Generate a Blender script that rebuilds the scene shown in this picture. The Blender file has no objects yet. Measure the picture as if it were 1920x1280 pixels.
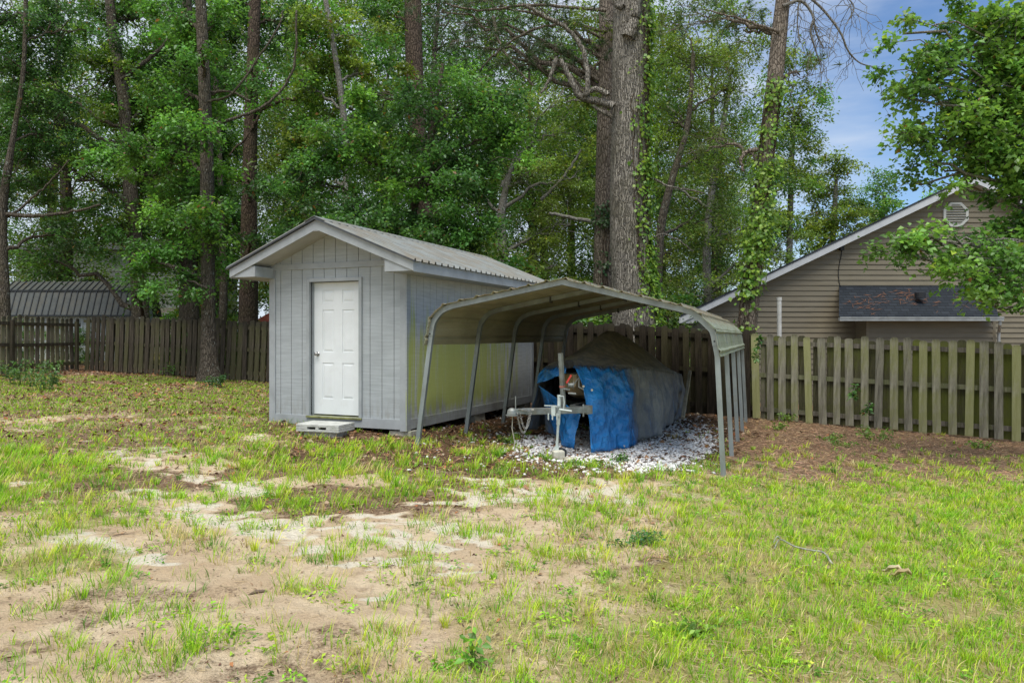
import bpy, math, random
import numpy as np
from mathutils import Vector, Matrix

SC = bpy.context.scene
COL = SC.collection
F, HX, HY, CZ = 1400.0, 960.0, 630.0, 1.5      # survey of the site: focal, horizon, eye height
PI = math.pi
R = math.radians

# ------------------------------------------------------------------ noise
def _h(ix, iy, s):
    n = (ix.astype(np.int64) * 374761393 + iy.astype(np.int64) * 668265263 + s * 1274126177) & 0x7fffffff
    n = ((n ^ (n >> 13)) * 1274126177) & 0x7fffffff
    n = n ^ (n >> 16)
    return (n & 0xffff) / 65535.0
def vn(x, y, s=0):
    x = np.asarray(x, float); y = np.asarray(y, float)
    ix = np.floor(x); iy = np.floor(y); fx = x - ix; fy = y - iy
    fx = fx * fx * (3 - 2 * fx); fy = fy * fy * (3 - 2 * fy)
    a = _h(ix, iy, s); b = _h(ix + 1, iy, s); c = _h(ix, iy + 1, s); d = _h(ix + 1, iy + 1, s)
    return (a * (1 - fx) + b * fx) * (1 - fy) + (c * (1 - fx) + d * fx) * fy
def fbm(x, y, s=0, o=4):
    t = 0; a = .5; n = 0
    for k in range(o):
        t = t + a * vn(np.asarray(x) * 2 ** k, np.asarray(y) * 2 ** k, s + k * 17); n += a; a *= .5
    return t / n
def S(a, b, v):
    t = np.clip((np.asarray(v, float) - a) / (b - a), 0, 1)
    return t * t * (3 - 2 * t)

# ------------------------------------------------------------------ the lie of the land
def Gp(x, y):
    return -.9 * np.tanh(np.asarray(x, float) / 20.0)          # falls gently to the right, about 4.5 %
def G(x, y):
    x = np.asarray(x, float); y = np.asarray(y, float)
    r = (fbm(x * .8, y * .8, 3, 3) - .5) * .07 + (fbm(x * 4, y * 4, 9, 3) - .5) * .035
    return Gp(x, y) + r
def g1(x, y): return float(G(np.array([x]), np.array([y]))[0])
def at(px, py, Y): return Vector(((px - HX) / F * Y, Y, CZ + (HY - py) / F * Y))
def gp(px, py):
    t = CZ * F / ((py - HY) - .045 * (px - HX))
    for _ in range(4):
        x = (px - HX) / F * t; z = float(Gp(x, t)); t = (CZ - z) * F / (py - HY)
    x = (px - HX) / F * t
    return Vector((x, t, g1(x, t)))

# ------------------------------------------------------------------ objects
def tag(o, label=None, cat=None, group=None, kind=None):
    if label: o['label'] = label
    if cat: o['category'] = cat
    if group: o['group'] = group
    if kind: o['kind'] = kind
    return o
def thing(name, label, cat, loc=(0, 0, 0), rz=0, group=None):
    o = bpy.data.objects.new(name, None); COL.objects.link(o)
    o.empty_display_size = .2
    o.location = loc; o.rotation_euler = (0, 0, rz)
    return tag(o, label, cat, group)
def root_frame(o):
    while o.parent: o = o.parent
    return Matrix.Translation(o.location) @ Matrix.Rotation(o.rotation_euler.z, 4, 'Z')
def mesh_obj(name, V, Fc, mat, parent=None, world=True, smooth=False, colors=None, uniform=0):
    """V (n,3) array; Fc list of index lists or an (m,k) array. world=True: V is in world space."""
    V = np.asarray(V, dtype=np.float64).reshape(-1, 3)
    if parent is not None and world:
        M = np.array(root_frame(parent).inverted())
        V = V @ M[:3, :3].T + M[:3, 3]
    me = bpy.data.meshes.new(name)
    if isinstance(Fc, np.ndarray):
        m, k = Fc.shape
        me.vertices.add(len(V)); me.vertices.foreach_set('co', V.astype(np.float32).ravel())
        me.loops.add(m * k); me.loops.foreach_set('vertex_index', Fc.astype(np.int32).ravel())
        me.polygons.add(m); me.polygons.foreach_set('loop_start', np.arange(0, m * k, k, dtype=np.int32))
        me.update(calc_edges=True)
    else:
        me.from_pydata([tuple(v) for v in V], [], Fc)
    if colors is not None:
        a = me.color_attributes.new('Col', 'FLOAT_COLOR', 'POINT')
        c = np.asarray(colors, dtype=np.float32)
        if c.shape[1] == 3: c = np.concatenate([c, np.ones((len(c), 1), np.float32)], 1)
        a.data.foreach_set('color', c.ravel())
    me.validate()
    if smooth: me.polygons.foreach_set('use_smooth', np.ones(len(me.polygons), dtype=bool))
    if mat: me.materials.append(mat)
    o = bpy.data.objects.new(name, me); COL.objects.link(o)
    if parent is not None: o.parent = parent
    return o

class MB:
    def __init__(s): s.v = []; s.f = []
    def add(s, V, Fc):
        b = len(s.v); s.v += [tuple(map(float, p)) for p in V]; s.f += [[b + i for i in f] for f in Fc]
        return s
    def box(s, x0, x1, y0, y1, z0, z1):
        V = [(x, y, z) for z in (z0, z1) for y in (y0, y1) for x in (x0, x1)]
        return s.add(V, [(0, 2, 3, 1), (4, 5, 7, 6), (0, 1, 5, 4), (2, 6, 7, 3), (0, 4, 6, 2), (1, 3, 7, 5)])
    def obox(s, c, ax, ay, az, hx, hy, hz):
        c = Vector(c); ax = Vector(ax).normalized() * hx; ay = Vector(ay).normalized() * hy; az = Vector(az).normalized() * hz
        V = [c + ax * i + ay * j + az * k for k in (-1, 1) for j in (-1, 1) for i in (-1, 1)]
        return s.add(V, [(0, 2, 3, 1), (4, 5, 7, 6), (0, 1, 5, 4), (2, 6, 7, 3), (0, 4, 6, 2), (1, 3, 7, 5)])
    def beam(s, a, b, w, h, up=(0, 0, 1)):
        a = Vector(a); b = Vector(b); d = (b - a); L = d.length; d.normalize()
        sd = d.cross(Vector(up))
        if sd.length < 1e-4: sd = d.cross(Vector((1, 0, 0)))
        sd.normalize(); u = sd.cross(d)
        return s.obox((a + b) / 2, d, sd, u, L / 2, w / 2, h / 2)
    def prism(s, poly, ax, lo, hi):
        """poly of 2D points in the plane square to axis ax (0 x,1 y,2 z), extruded lo..hi"""
        n = len(poly)
        def P(p, q):
            if ax == 0: return (q, p[0], p[1])
            if ax == 1: return (p[0], q, p[1])
            return (p[0], p[1], q)
        V = [P(p, lo) for p in poly] + [P(p, hi) for p in poly]
        Fc = [list(range(n))[::-1], list(range(n, 2 * n))] + [[i, (i + 1) % n, n + (i + 1) % n, n + i] for i in range(n)]
        return s.add(V, Fc)
    def tube(s, path, rad, seg=8, cap=True):
        V, Fc = tube_arr(path, rad, seg, cap)
        return s.add(V, Fc)
    def build(s, name, mat, parent=None, world=False, smooth=False, bevel=0, recalc=True):
        o = mesh_obj(name, np.array(s.v), s.f, mat, parent, world, smooth)
        if recalc:
            import bmesh
            bm = bmesh.new(); bm.from_mesh(o.data); bmesh.ops.recalc_face_normals(bm, faces=bm.faces); bm.to_mesh(o.data); bm.free()
        if smooth:
            pass
        if bevel:
            m = o.modifiers.new('bevel', 'BEVEL'); m.width = bevel; m.segments = 2; m.limit_method = 'ANGLE'
        return o

def frames(P):
    P = np.asarray(P, float); n = len(P)
    T = np.gradient(P, axis=0); T /= np.linalg.norm(T, axis=1)[:, None] + 1e-9
    ref = np.array([1., 0, 0]) if abs(T[0][0]) < .8 else np.array([0, 0, 1.])
    N = np.zeros_like(P); B = np.zeros_like(P)
    nrm = ref - T[0] * ref.dot(T[0]); nrm /= np.linalg.norm(nrm)
    for i in range(n):
        nrm = nrm - T[i] * nrm.dot(T[i]); nrm /= np.linalg.norm(nrm) + 1e-9
        N[i] = nrm; B[i] = np.cross(T[i], nrm)
    return T, N, B
def tube_arr(path, rad, seg=8, cap=True, wob=None):
    P = np.asarray([tuple(p) for p in path], float); n = len(P)
    rad = np.broadcast_to(np.asarray(rad, float), (n,))
    T, N, B = frames(P)
    a = np.linspace(0, 2 * PI, seg, endpoint=False)
    rr = rad[:, None] * np.ones((1, seg))
    if wob is not None: rr = rr * wob(n, seg)
    V = P[:, None, :] + rr[:, :, None] * (np.cos(a)[None, :, None] * N[:, None, :] + np.sin(a)[None, :, None] * B[:, None, :])
    V = V.reshape(-1, 3)
    Fc = []
    for i in range(n - 1):
        for j in range(seg):
            k = (j + 1) % seg
            Fc.append([i * seg + j, i * seg + k, (i + 1) * seg + k, (i + 1) * seg + j])
    if cap:
        Fc.append(list(range(seg))[::-1]); Fc.append([(n - 1) * seg + j for j in range(seg)])
    return V, Fc
def catmull(P, m):
    P = np.asarray([tuple(p) for p in P], float)
    if len(P) == 2: P = np.array([P[0], (P[0] + P[1]) / 2, P[1]])
    Q = np.vstack([2 * P[0] - P[1], P, 2 * P[-1] - P[-2]])
    out = []
    n = len(P) - 1
    for i in range(m):
        t = i / (m - 1) * n; k = min(int(t), n - 1); u = t - k
        a, b, c, d = Q[k], Q[k + 1], Q[k + 2], Q[k + 3]
        out.append(.5 * ((2 * b) + (-a + c) * u + (2 * a - 5 * b + 4 * c - d) * u * u + (-a + 3 * b - 3 * c + d) * u ** 3))
    return np.array(out)

# ------------------------------------------------------------------ materials
class NT:
    def __init__(s, name):
        s.m = bpy.data.materials.new(name); s.m.use_nodes = True
        s.t = s.m.node_tree; s.t.nodes.clear()
        s.out = s.t.nodes.new('ShaderNodeOutputMaterial')
        s.co = s.t.nodes.new('ShaderNodeTexCoord')
    def n(s, typ, **kw):
        x = s.t.nodes.new(typ)
        for k, v in kw.items(): setattr(x, k, v)
        return x
    def l(s, a, b): s.t.links.new(a, b)
    def setin(s, sock, v):
        if hasattr(v, 'links') or hasattr(v, 'is_linked'): s.l(v, sock)
        else: sock.default_value = v
    def map(s, scale=(1, 1, 1), rot=(0, 0, 0), src='Object', loc=(0, 0, 0)):
        m = s.n('ShaderNodeMapping'); m.inputs['Scale'].default_value = scale; m.inputs['Rotation'].default_value = rot
        m.inputs['Location'].default_value = loc
        s.l(s.co.outputs[src], m.inputs['Vector']); return m.outputs['Vector']
    def noise(s, vec, scale, detail=4, rough=.55, out='Fac'):
        x = s.n('ShaderNodeTexNoise'); s.l(vec, x.inputs['Vector'])
        x.inputs['Scale'].default_value = scale; x.inputs['Detail'].default_value = detail; x.inputs['Roughness'].default_value = rough
        return x.outputs[out]
    def vor(s, vec, scale, feature='F1', out='Distance'):
        x = s.n('ShaderNodeTexVoronoi', feature=feature); s.l(vec, x.inputs['Vector']); x.inputs['Scale'].default_value = scale
        return x.outputs[out]
    def ramp(s, fac, stops):
        x = s.n('ShaderNodeValToRGB'); s.l(fac, x.inputs['Fac'])
        e = x.color_ramp.elements
        while len(e) < len(stops): e.new(.5)
        for i, (p, c) in enumerate(stops):
            e[i].position = p
            e[i].color = (c, c, c, 1) if not hasattr(c, '__len__') else (*c[:3], 1)
        return x.outputs['Color']
    def mix(s, fac, a, b, mode='MIX'):
        x = s.n('ShaderNodeMix', data_type='RGBA', blend_type=mode)
        s.setin(x.inputs[0], fac)
        for sock, v in ((x.inputs[6], a), (x.inputs[7], b)):
            if hasattr(v, 'is_linked'): s.l(v, sock)
            else: sock.default_value = (*v[:3], 1)
        return x.outputs[2]
    def math(s, op, a, b=0.0, clamp=False):
        x = s.n('ShaderNodeMath', operation=op, use_clamp=clamp); s.setin(x.inputs[0], a); s.setin(x.inputs[1], b); return x.outputs[0]
    def sep(s, vec):
        x = s.n('ShaderNodeSeparateXYZ'); s.l(vec, x.inputs[0]); return x.outputs
    def mr(s, v, a, b, c=0., d=1.):
        x = s.n('ShaderNodeMapRange'); x.interpolation_type = 'SMOOTHSTEP'; s.l(v, x.inputs[0])
        for i, q in enumerate((a, b, c, d)): x.inputs[i + 1].default_value = q
        return x.outputs[0]
    def bump(s, h, strength=.5, dist=.01, nrm=None):
        x = s.n('ShaderNodeBump'); s.l(h, x.inputs['Height']); x.inputs['Strength'].default_value = strength; x.inputs['Distance'].default_value = dist
        if nrm is not None: s.l(nrm, x.inputs['Normal'])
        return x.outputs['Normal']
    def bsdf(s, color, rough=.6, metal=0., normal=None, spec=.4):
        b = s.n('ShaderNodeBsdfPrincipled')
        if hasattr(color, 'is_linked'): s.l(color, b.inputs['Base Color'])
        else: b.inputs['Base Color'].default_value = (*color[:3], 1)
        s.setin(b.inputs['Roughness'], rough); s.setin(b.inputs['Metallic'], metal)
        b.inputs['Specular IOR Level'].default_value = spec
        if normal is not None: s.l(normal, b.inputs['Normal'])
        return b.outputs[0]
    def done(s, sh): s.l(sh, s.out.inputs['Surface']); return s.m

def mul(c, k): return tuple(v * k for v in c)
def m_plain(name, c, rough=.6, metal=0., var=.25, scale=6, bump=.2, spec=.4, stretch=(1, 1, 1), dirt=None):
    n = NT(name); v = n.map(stretch)
    f = n.noise(v, scale, 6, .6)
    col = n.mix(n.mr(f, .3, .7), mul(c, 1 - var), mul(c, 1 + var * .6))
    if dirt is not None:
        d = n.noise(n.map((1, 1, 1), loc=(3, 1, 7)), dirt[1], 5, .65)
        col = n.mix(n.math('MULTIPLY', n.mr(d, dirt[2], dirt[3]), dirt[4]), col, dirt[0])
    nb = n.bump(n.noise(v, scale * 6, 4), bump, .01)
    return n.done(n.bsdf(col, rough, metal, nb, spec))
def m_leaf(name, trans=.42, rough=.38, spec=.5):
    n = NT(name)
    a = n.n('ShaderNodeAttribute', attribute_name='Col')
    b = n.bsdf(a.outputs['Color'], rough, 0, None, spec)
    t = n.n('ShaderNodeBsdfTranslucent')
    tc = n.mix(.45, a.outputs['Color'], (1., .95, .35), 'MULTIPLY')
    tc2 = n.mix(1.0, tc, (1.5, 1.5, 1.4), 'MULTIPLY')
    n.l(tc2, t.inputs['Color'])
    mx = n.n('ShaderNodeMixShader'); mx.inputs[0].default_value = trans
    n.l(b, mx.inputs[1]); n.l(t.outputs[0], mx.inputs[2])
    return n.done(mx.outputs[0])
def m_bark(name, dark, light, scale=7, zst=.16, bump=1.0, lichen=None, plates=False):
    n = NT(name)
    v = n.map((1, 1, zst)); w = n.noise(n.map(), 3, 3, .5, 'Color')
    vv = n.n('ShaderNodeVectorMath', operation='MULTIPLY_ADD'); n.l(w, vv.inputs[0]); vv.inputs[1].default_value = (.12, .12, .1); n.l(v, vv.inputs[2])
    h1 = n.vor(vv.outputs[0], scale * (2.2 if plates else 3.0), 'DISTANCE_TO_EDGE'); h2 = n.noise(vv.outputs[0], scale * 4, 6, .65)
    h = n.math('ADD', n.math('MULTIPLY', n.mr(h1, 0., .22), .7), n.math('MULTIPLY', h2, 1.1))
    col = n.ramp(n.math('MULTIPLY', h, .6), [(.22, dark), (.55, mul(light, .72)), (.95, light)])
    if lichen:
        q = n.noise(n.map((1, 1, .6)), 14, 5, .7)
        col = n.mix(n.mr(q, lichen[1], lichen[1] + .08), col, lichen[0])
    col = n.mix(n.math('MULTIPLY', n.mr(n.noise(n.map(), 1.2, 3), .45, .7), .35), col, (.09, .085, .035))
    return n.done(n.bsdf(col, .9, 0, n.bump(h, bump, .03), .15))
# ------------------------------------------------------------------ ground cover map of the yard
def scr(x, y):
    y = np.maximum(np.asarray(y, float), 2.6)
    z = Gp(x, y)
    return HX + F * np.asarray(x) / y, HY + F * (CZ - z) / y
def blob(sx, sy, cx, cy, rx, ry): return np.exp(-(((sx - cx) / rx) ** 2 + ((sy - cy) / ry) ** 2) ** 1.3)
PALE = [(600, 1040, 60, 10), (720, 1060, 70, 11), (820, 1060, 50, 9), (520, 1005, 50, 8), (900, 1085, 60, 9), (260, 1050, 60, 10), (120, 960, 40, 8), (640, 1105, 60, 10), (730 - 270, 975, 95, 16), (400, 970, 70, 14), (545, 962, 40, 9), (440, 905, 55, 12), (330, 880, 26, 12), (210, 850, 50, 7), (330, 848, 40, 6),
        (468, 815, 18, 9), (170, 1020, 60, 14), (300, 930, 60, 8), (985, 915, 45, 8), (1090, 925, 60, 8), (790, 935, 60, 9), (880, 940, 50, 8),
        (700, 970, 60, 9), (800, 985, 50, 9), (660, 1000, 80, 10), (1000, 945, 60, 8), (1150, 920, 50, 7), (1320, 925, 60, 8), (1360, 965, 40, 8), (880, 1000, 60, 10), (940, 905, 60, 6), (20, 905, 25, 6), (750, 1010, 70, 9)]
def cover(x, y):
    """soil types and grass density at ground points"""
    x = np.asarray(x, float); y = np.asarray(y, float)
    n1 = fbm(x * 1.1, y * 1.1, 21, 4) - .5; n2 = fbm(x * 3.1, y * 3.1, 31, 4) - .5; n3 = fbm(x * 9, y * 9, 41, 3) - .5
    sx, sy = scr(x, y)
    k = np.clip((sy - 640) / 200, .15, 2)
    qx = sx + (n1 * 160 + n2 * 110) * k; qy = sy + (n2 * 40 + n1 * 40 + n3 * 14) * k
    pale = np.zeros_like(x)
    for b in PALE: pale = np.maximum(pale, blob(qx, qy, *b))
    pale = np.clip(pale * 1.25 + n3 * .35, 0, 1)
    litter = S(815, 720, qy) * S(640, 480, sx)
    litter = litter * .85
    litter = np.maximum(litter, .72 * (1 - S(.2, .5, pale)) * S(1020, 940, qy) * S(.26, .46, fbm(x * 1.5, y * 1.5, 16, 4)) * S(1150, 900, qx))
    litter = np.maximum(litter, .5 * S(905, 840, qy) * S(.34, .5, fbm(x * 1.2, y * 1.2, 6, 4)) * S(860, 700, qx))
    litter = np.maximum(litter, .8 * S(900, 800, qy) * S(120, 220, sx) * S(700, 450, sx) * S(.36, .52, fbm(x * .9, y * .9, 5, 3)))
    straw = S(905, 850, qy) * S(1260, 1390, qx)
    straw = np.maximum(straw, .75 * S(955, 890, qy) * S(1180, 1500, qx))
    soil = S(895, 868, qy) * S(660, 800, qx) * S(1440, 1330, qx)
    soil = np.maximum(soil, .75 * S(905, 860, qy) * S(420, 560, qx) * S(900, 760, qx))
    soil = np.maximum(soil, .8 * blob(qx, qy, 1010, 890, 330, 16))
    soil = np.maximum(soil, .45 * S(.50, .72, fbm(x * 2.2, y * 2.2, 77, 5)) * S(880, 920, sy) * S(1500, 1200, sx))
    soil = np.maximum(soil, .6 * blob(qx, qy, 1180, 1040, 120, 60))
    gravel = np.maximum(blob(qx, qy, 1150, 842, 150, 38), blob(qx, qy, 1265, 842, 70, 46))
    gravel = np.maximum(gravel, blob(qx, qy, 1010, 836, 75, 20)); gravel = np.maximum(gravel, blob(qx, qy, 1190, 872, 120, 12))
    gravel = gravel * (.7 + .3 * S(.34, .5, fbm(x * 2.4, y * 2.4, 66, 4))) * S(1370, 1330, sx) * S(893, 882, sy + n3 * 10)
    # grass
    gr = S(980, 1420, qx + .55 * (qy - 1000)) * S(872, 935, qy)
    gr = np.maximum(gr, .55 * S(700, 860, qx) * S(1090, 1180, qy))
    gl = S(330, 60, qx) * S(810, 880, qy) * S(1150, 1060, qy) * (.25 + .75 * S(.38, .58, fbm(x * 1.9, y * 1.9, 15, 4)))
    mat = np.maximum(S(620, 440, sx) * S(700, 712, sy) * S(880, 800, qy) * S(.33, .52, fbm(x * .8 + 5, y * 1.2, 61, 4)), .35 * S(640, 500, sx) * S(712, 730, sy) * S(860, 820, sy))
    mid = S(300, 520, qx) * S(1450, 1200, qx) * S(805, 850, qy) * S(1030, 930, qy) * (.12 + .88 * S(.42, .62, fbm(x * 2.6, y * 2.6, 51, 4)))
    mid = mid * (1 - .85 * S(820, 900, sx) * S(893, 868, sy)); mid = mid * (1 - .9 * S(790, 830, sx) * S(1340, 1320, sx) * S(880, 868, sy))
    base = (.75 * S(.44, .62, fbm(x * 3.3, y * 3.3, 71, 4)) + .07) * S(790, 860, sy)
    g = np.maximum.reduce([gr * (.35 + .55 * S(.3, .6, fbm(x * 2.5, y * 2.5, 81, 3))), gl * .55, mid * .36, base * .75])
    for b in [(270, 925, 70, 16), (1040, 985, 45, 30), (1060, 1040, 60, 30), (480, 1165, 80, 35), (80, 880, 110, 40), (330, 1165, 60, 20), (690, 1110, 60, 20), (60, 1240, 110, 50), (560, 800, 45, 14), (230, 870, 60, 20), (590, 960, 50, 20), (560, 1225, 70, 30), (1330, 1240, 160, 60), (900, 1120, 80, 30)]:
        g = np.maximum(g, .75 * blob(qx, qy, *b) * (.3 + .7 * S(.4, .6, fbm(x * 4, y * 4, 19, 3))))
    g = g * (1 - .7 * pale) * (1 - S(.3, .6, gravel)) * (1 - .8 * straw * S(880, 860, sy))
    far = S(25, 27, y)
    return dict(sx=sx, sy=sy, pale=pale * (1 - far), litter=litter, straw=straw, soil=soil, gravel=gravel, g=g * (1 - far), mat=mat, gr=gr, gl=gl, mid=mid)

def build_ground():
    def axis(segs):
        out = []
        for a, b, n in segs: out += list(np.linspace(a, b, n, endpoint=False))
        return np.array(out + [segs[-1][1]])
    xs = axis([(-400, -60, 12), (-60, -16, 50), (-16, -6, 110), (-6, 6, 220), (6, 12, 80), (12, 60, 50), (60, 400, 12)])
    ys = axis([(-40, 2, 12), (2, 6, 130), (6, 12, 130), (12, 24, 130), (24, 60, 40), (60, 500, 14)])
    X, Y = np.meshgrid(xs, ys); nx, ny = len(xs), len(ys)
    x = X.ravel(); y = Y.ravel()
    c = cover(x, y)
    V = np.stack([x, y, G(x, y)], 1)
    i = np.arange(nx - 1)[None, :] + nx * np.arange(ny - 1)[:, None]; i = i.ravel()
    Fc = np.stack([i, i + 1, i + nx + 1, i + nx], 1)
    n = NT('ground_soil')
    a = n.n('ShaderNodeAttribute', attribute_name='Col'); r, g, b = n.sep(a.outputs['Color'])[:3]; al = a.outputs['Alpha']
    v = n.map()
    f1 = n.noise(v, 9, 6, .65); f2 = n.noise(v, 60, 4, .7); f3 = n.noise(v, 2.2, 4, .6); f4 = n.noise(v, 240, 2, .6)
    tan = n.mix(n.mr(f3, .35, .65), (.60, .45, .285), (.75, .60, .405))
    tan = n.mix(n.math('MULTIPLY', n.mr(f1, .5, .74), .8), tan, (.40, .285, .19))
    tan = n.mix(n.mr(n.noise(n.map(loc=(5, 2, 1)), 26, 6, .75), .60, .72), tan, (.16, .105, .065))
    tan = n.mix(n.math('MULTIPLY', n.mr(f4, .55, .75), .5), tan, (.22, .15, .09))
    def blend(m, fac=.55):  # ragged edge
        return n.mr(n.math('ADD', m, n.math('MULTIPLY', n.math('SUBTRACT', n.math('ADD', n.math('MULTIPLY', f1, .55), n.math('MULTIPLY', f2, .45)), .5), 1.7)), .28, .72)
    pale = n.mix(n.mr(f2, .3, .7), (.84, .77, .62), (.68, .59, .44))
    col = n.mix(blend(r), tan, pale)
    lit = n.ramp(n.noise(n.map((1, 1, 1)), 45, 5, .75), [(.3, (.05, .033, .02)), (.46, (.18, .115, .068)), (.6, (.32, .215, .135)), (.8, (.48, .36, .245))])
    col = n.mix(blend(g), col, lit)
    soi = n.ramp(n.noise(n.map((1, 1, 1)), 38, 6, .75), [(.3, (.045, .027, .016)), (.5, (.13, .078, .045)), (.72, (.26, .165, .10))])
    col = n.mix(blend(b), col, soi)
    grn = n.ramp(n.noise(n.map(), 50, 5, .75), [(.3, (.20, .18, .06)), (.5, (.36, .33, .10)), (.75, (.52, .46, .20))])
    col = n.mix(n.math('MULTIPLY', blend(al), .8), col, grn)
    h = n.math('ADD', n.math('MULTIPLY', f1, .7), n.math('MULTIPLY', f2, .3))
    nb = n.bump(h, 1.0, .05); nb = n.bump(f4, .4, .006, nb)
    mat = n.done(n.bsdf(col, .95, 0, nb, .1))
    C = np.stack([c['pale'], np.maximum(c['litter'], c['straw'] * .9), c['soil'], np.maximum(c['gr'], np.maximum(c['gl'], S(25, 27, y)))], 1)
    o = mesh_obj('ground', V, Fc, mat, None, smooth=True)
    at_ = o.data.color_attributes.new('Col', 'FLOAT_COLOR', 'POINT'); at_.data.foreach_set('color', C.astype(np.float32).ravel())
    tag(o, 'sandy back yard with patchy grass and leaf litter', 'ground', kind='structure')

def yard_points(rs, n, y0=2.9, y1=20, p=-1.0):
    n = int(n * 1.42); y0 = min(y0, 2.5) if y0 < 3 else y0
    """random ground points inside a wedge of yard, thinner with distance"""
    u = rs.rand(n)
    q = p + 2  # density per area ~ y^(p-...)
    y = (y0 ** q + u * (y1 ** q - y0 ** q)) ** (1 / q)
    x = (rs.rand(n) * 2 - 1) * (.92 * y + 1.6)
    return x, y

def blades(rs, x, y, h, w, lean, az, col, curl=.6):
    """grass blades: 5-vertex ribbons"""
    n = len(x); z = G(x, y) - .005
    d = np.stack([np.cos(az), np.sin(az)], 1)
    sd = np.stack([-np.sin(az + .6), np.cos(az + .6)], 1)
    P0 = np.stack([x, y, z], 1)
    def pt(t, wid):
        out = np.empty((n, 2, 3))
        L = lean * (t ** (1 + curl))
        c = P0.copy(); c[:, :2] += d * (h * L)[:, None]; c[:, 2] += h * t * np.sqrt(np.maximum(1 - (lean * .75 * t) ** 2, .05))
        out[:, 0] = c; out[:, 1] = c
        out[:, 0, :2] += sd * (w * wid)[:, None]; out[:, 1, :2] -= sd * (w * wid)[:, None]
        return out
    a = pt(0, .5); b = pt(.5, .42); e = pt(1, 0)[:, :1]
    V = np.concatenate([a, b, e], 1).reshape(-1, 3)
    k = np.arange(n) * 5
    Fc = np.concatenate([np.stack([k, k + 1, k + 3], 1), np.stack([k, k + 3, k + 2], 1), np.stack([k + 2, k + 3, k + 4], 1)])
    C = np.repeat(col, 5, 0)
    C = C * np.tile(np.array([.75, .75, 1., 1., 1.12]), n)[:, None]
    return V, Fc, C

def merge(parts):
    V = []; Fc = []; C = []; b = 0
    for v, f, c in parts:
        V.append(v); Fc.append(f + b); C.append(c); b += len(v)
    return np.concatenate(V), np.concatenate(Fc), np.concatenate(C)
def shade_var(rs, base, n, v=.25):
    return np.asarray(base)[None, :] * (1 + v * rs.randn(n, 1)).clip(.45, 1.8) * (1 + .08 * rs.randn(n, 3))

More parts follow.
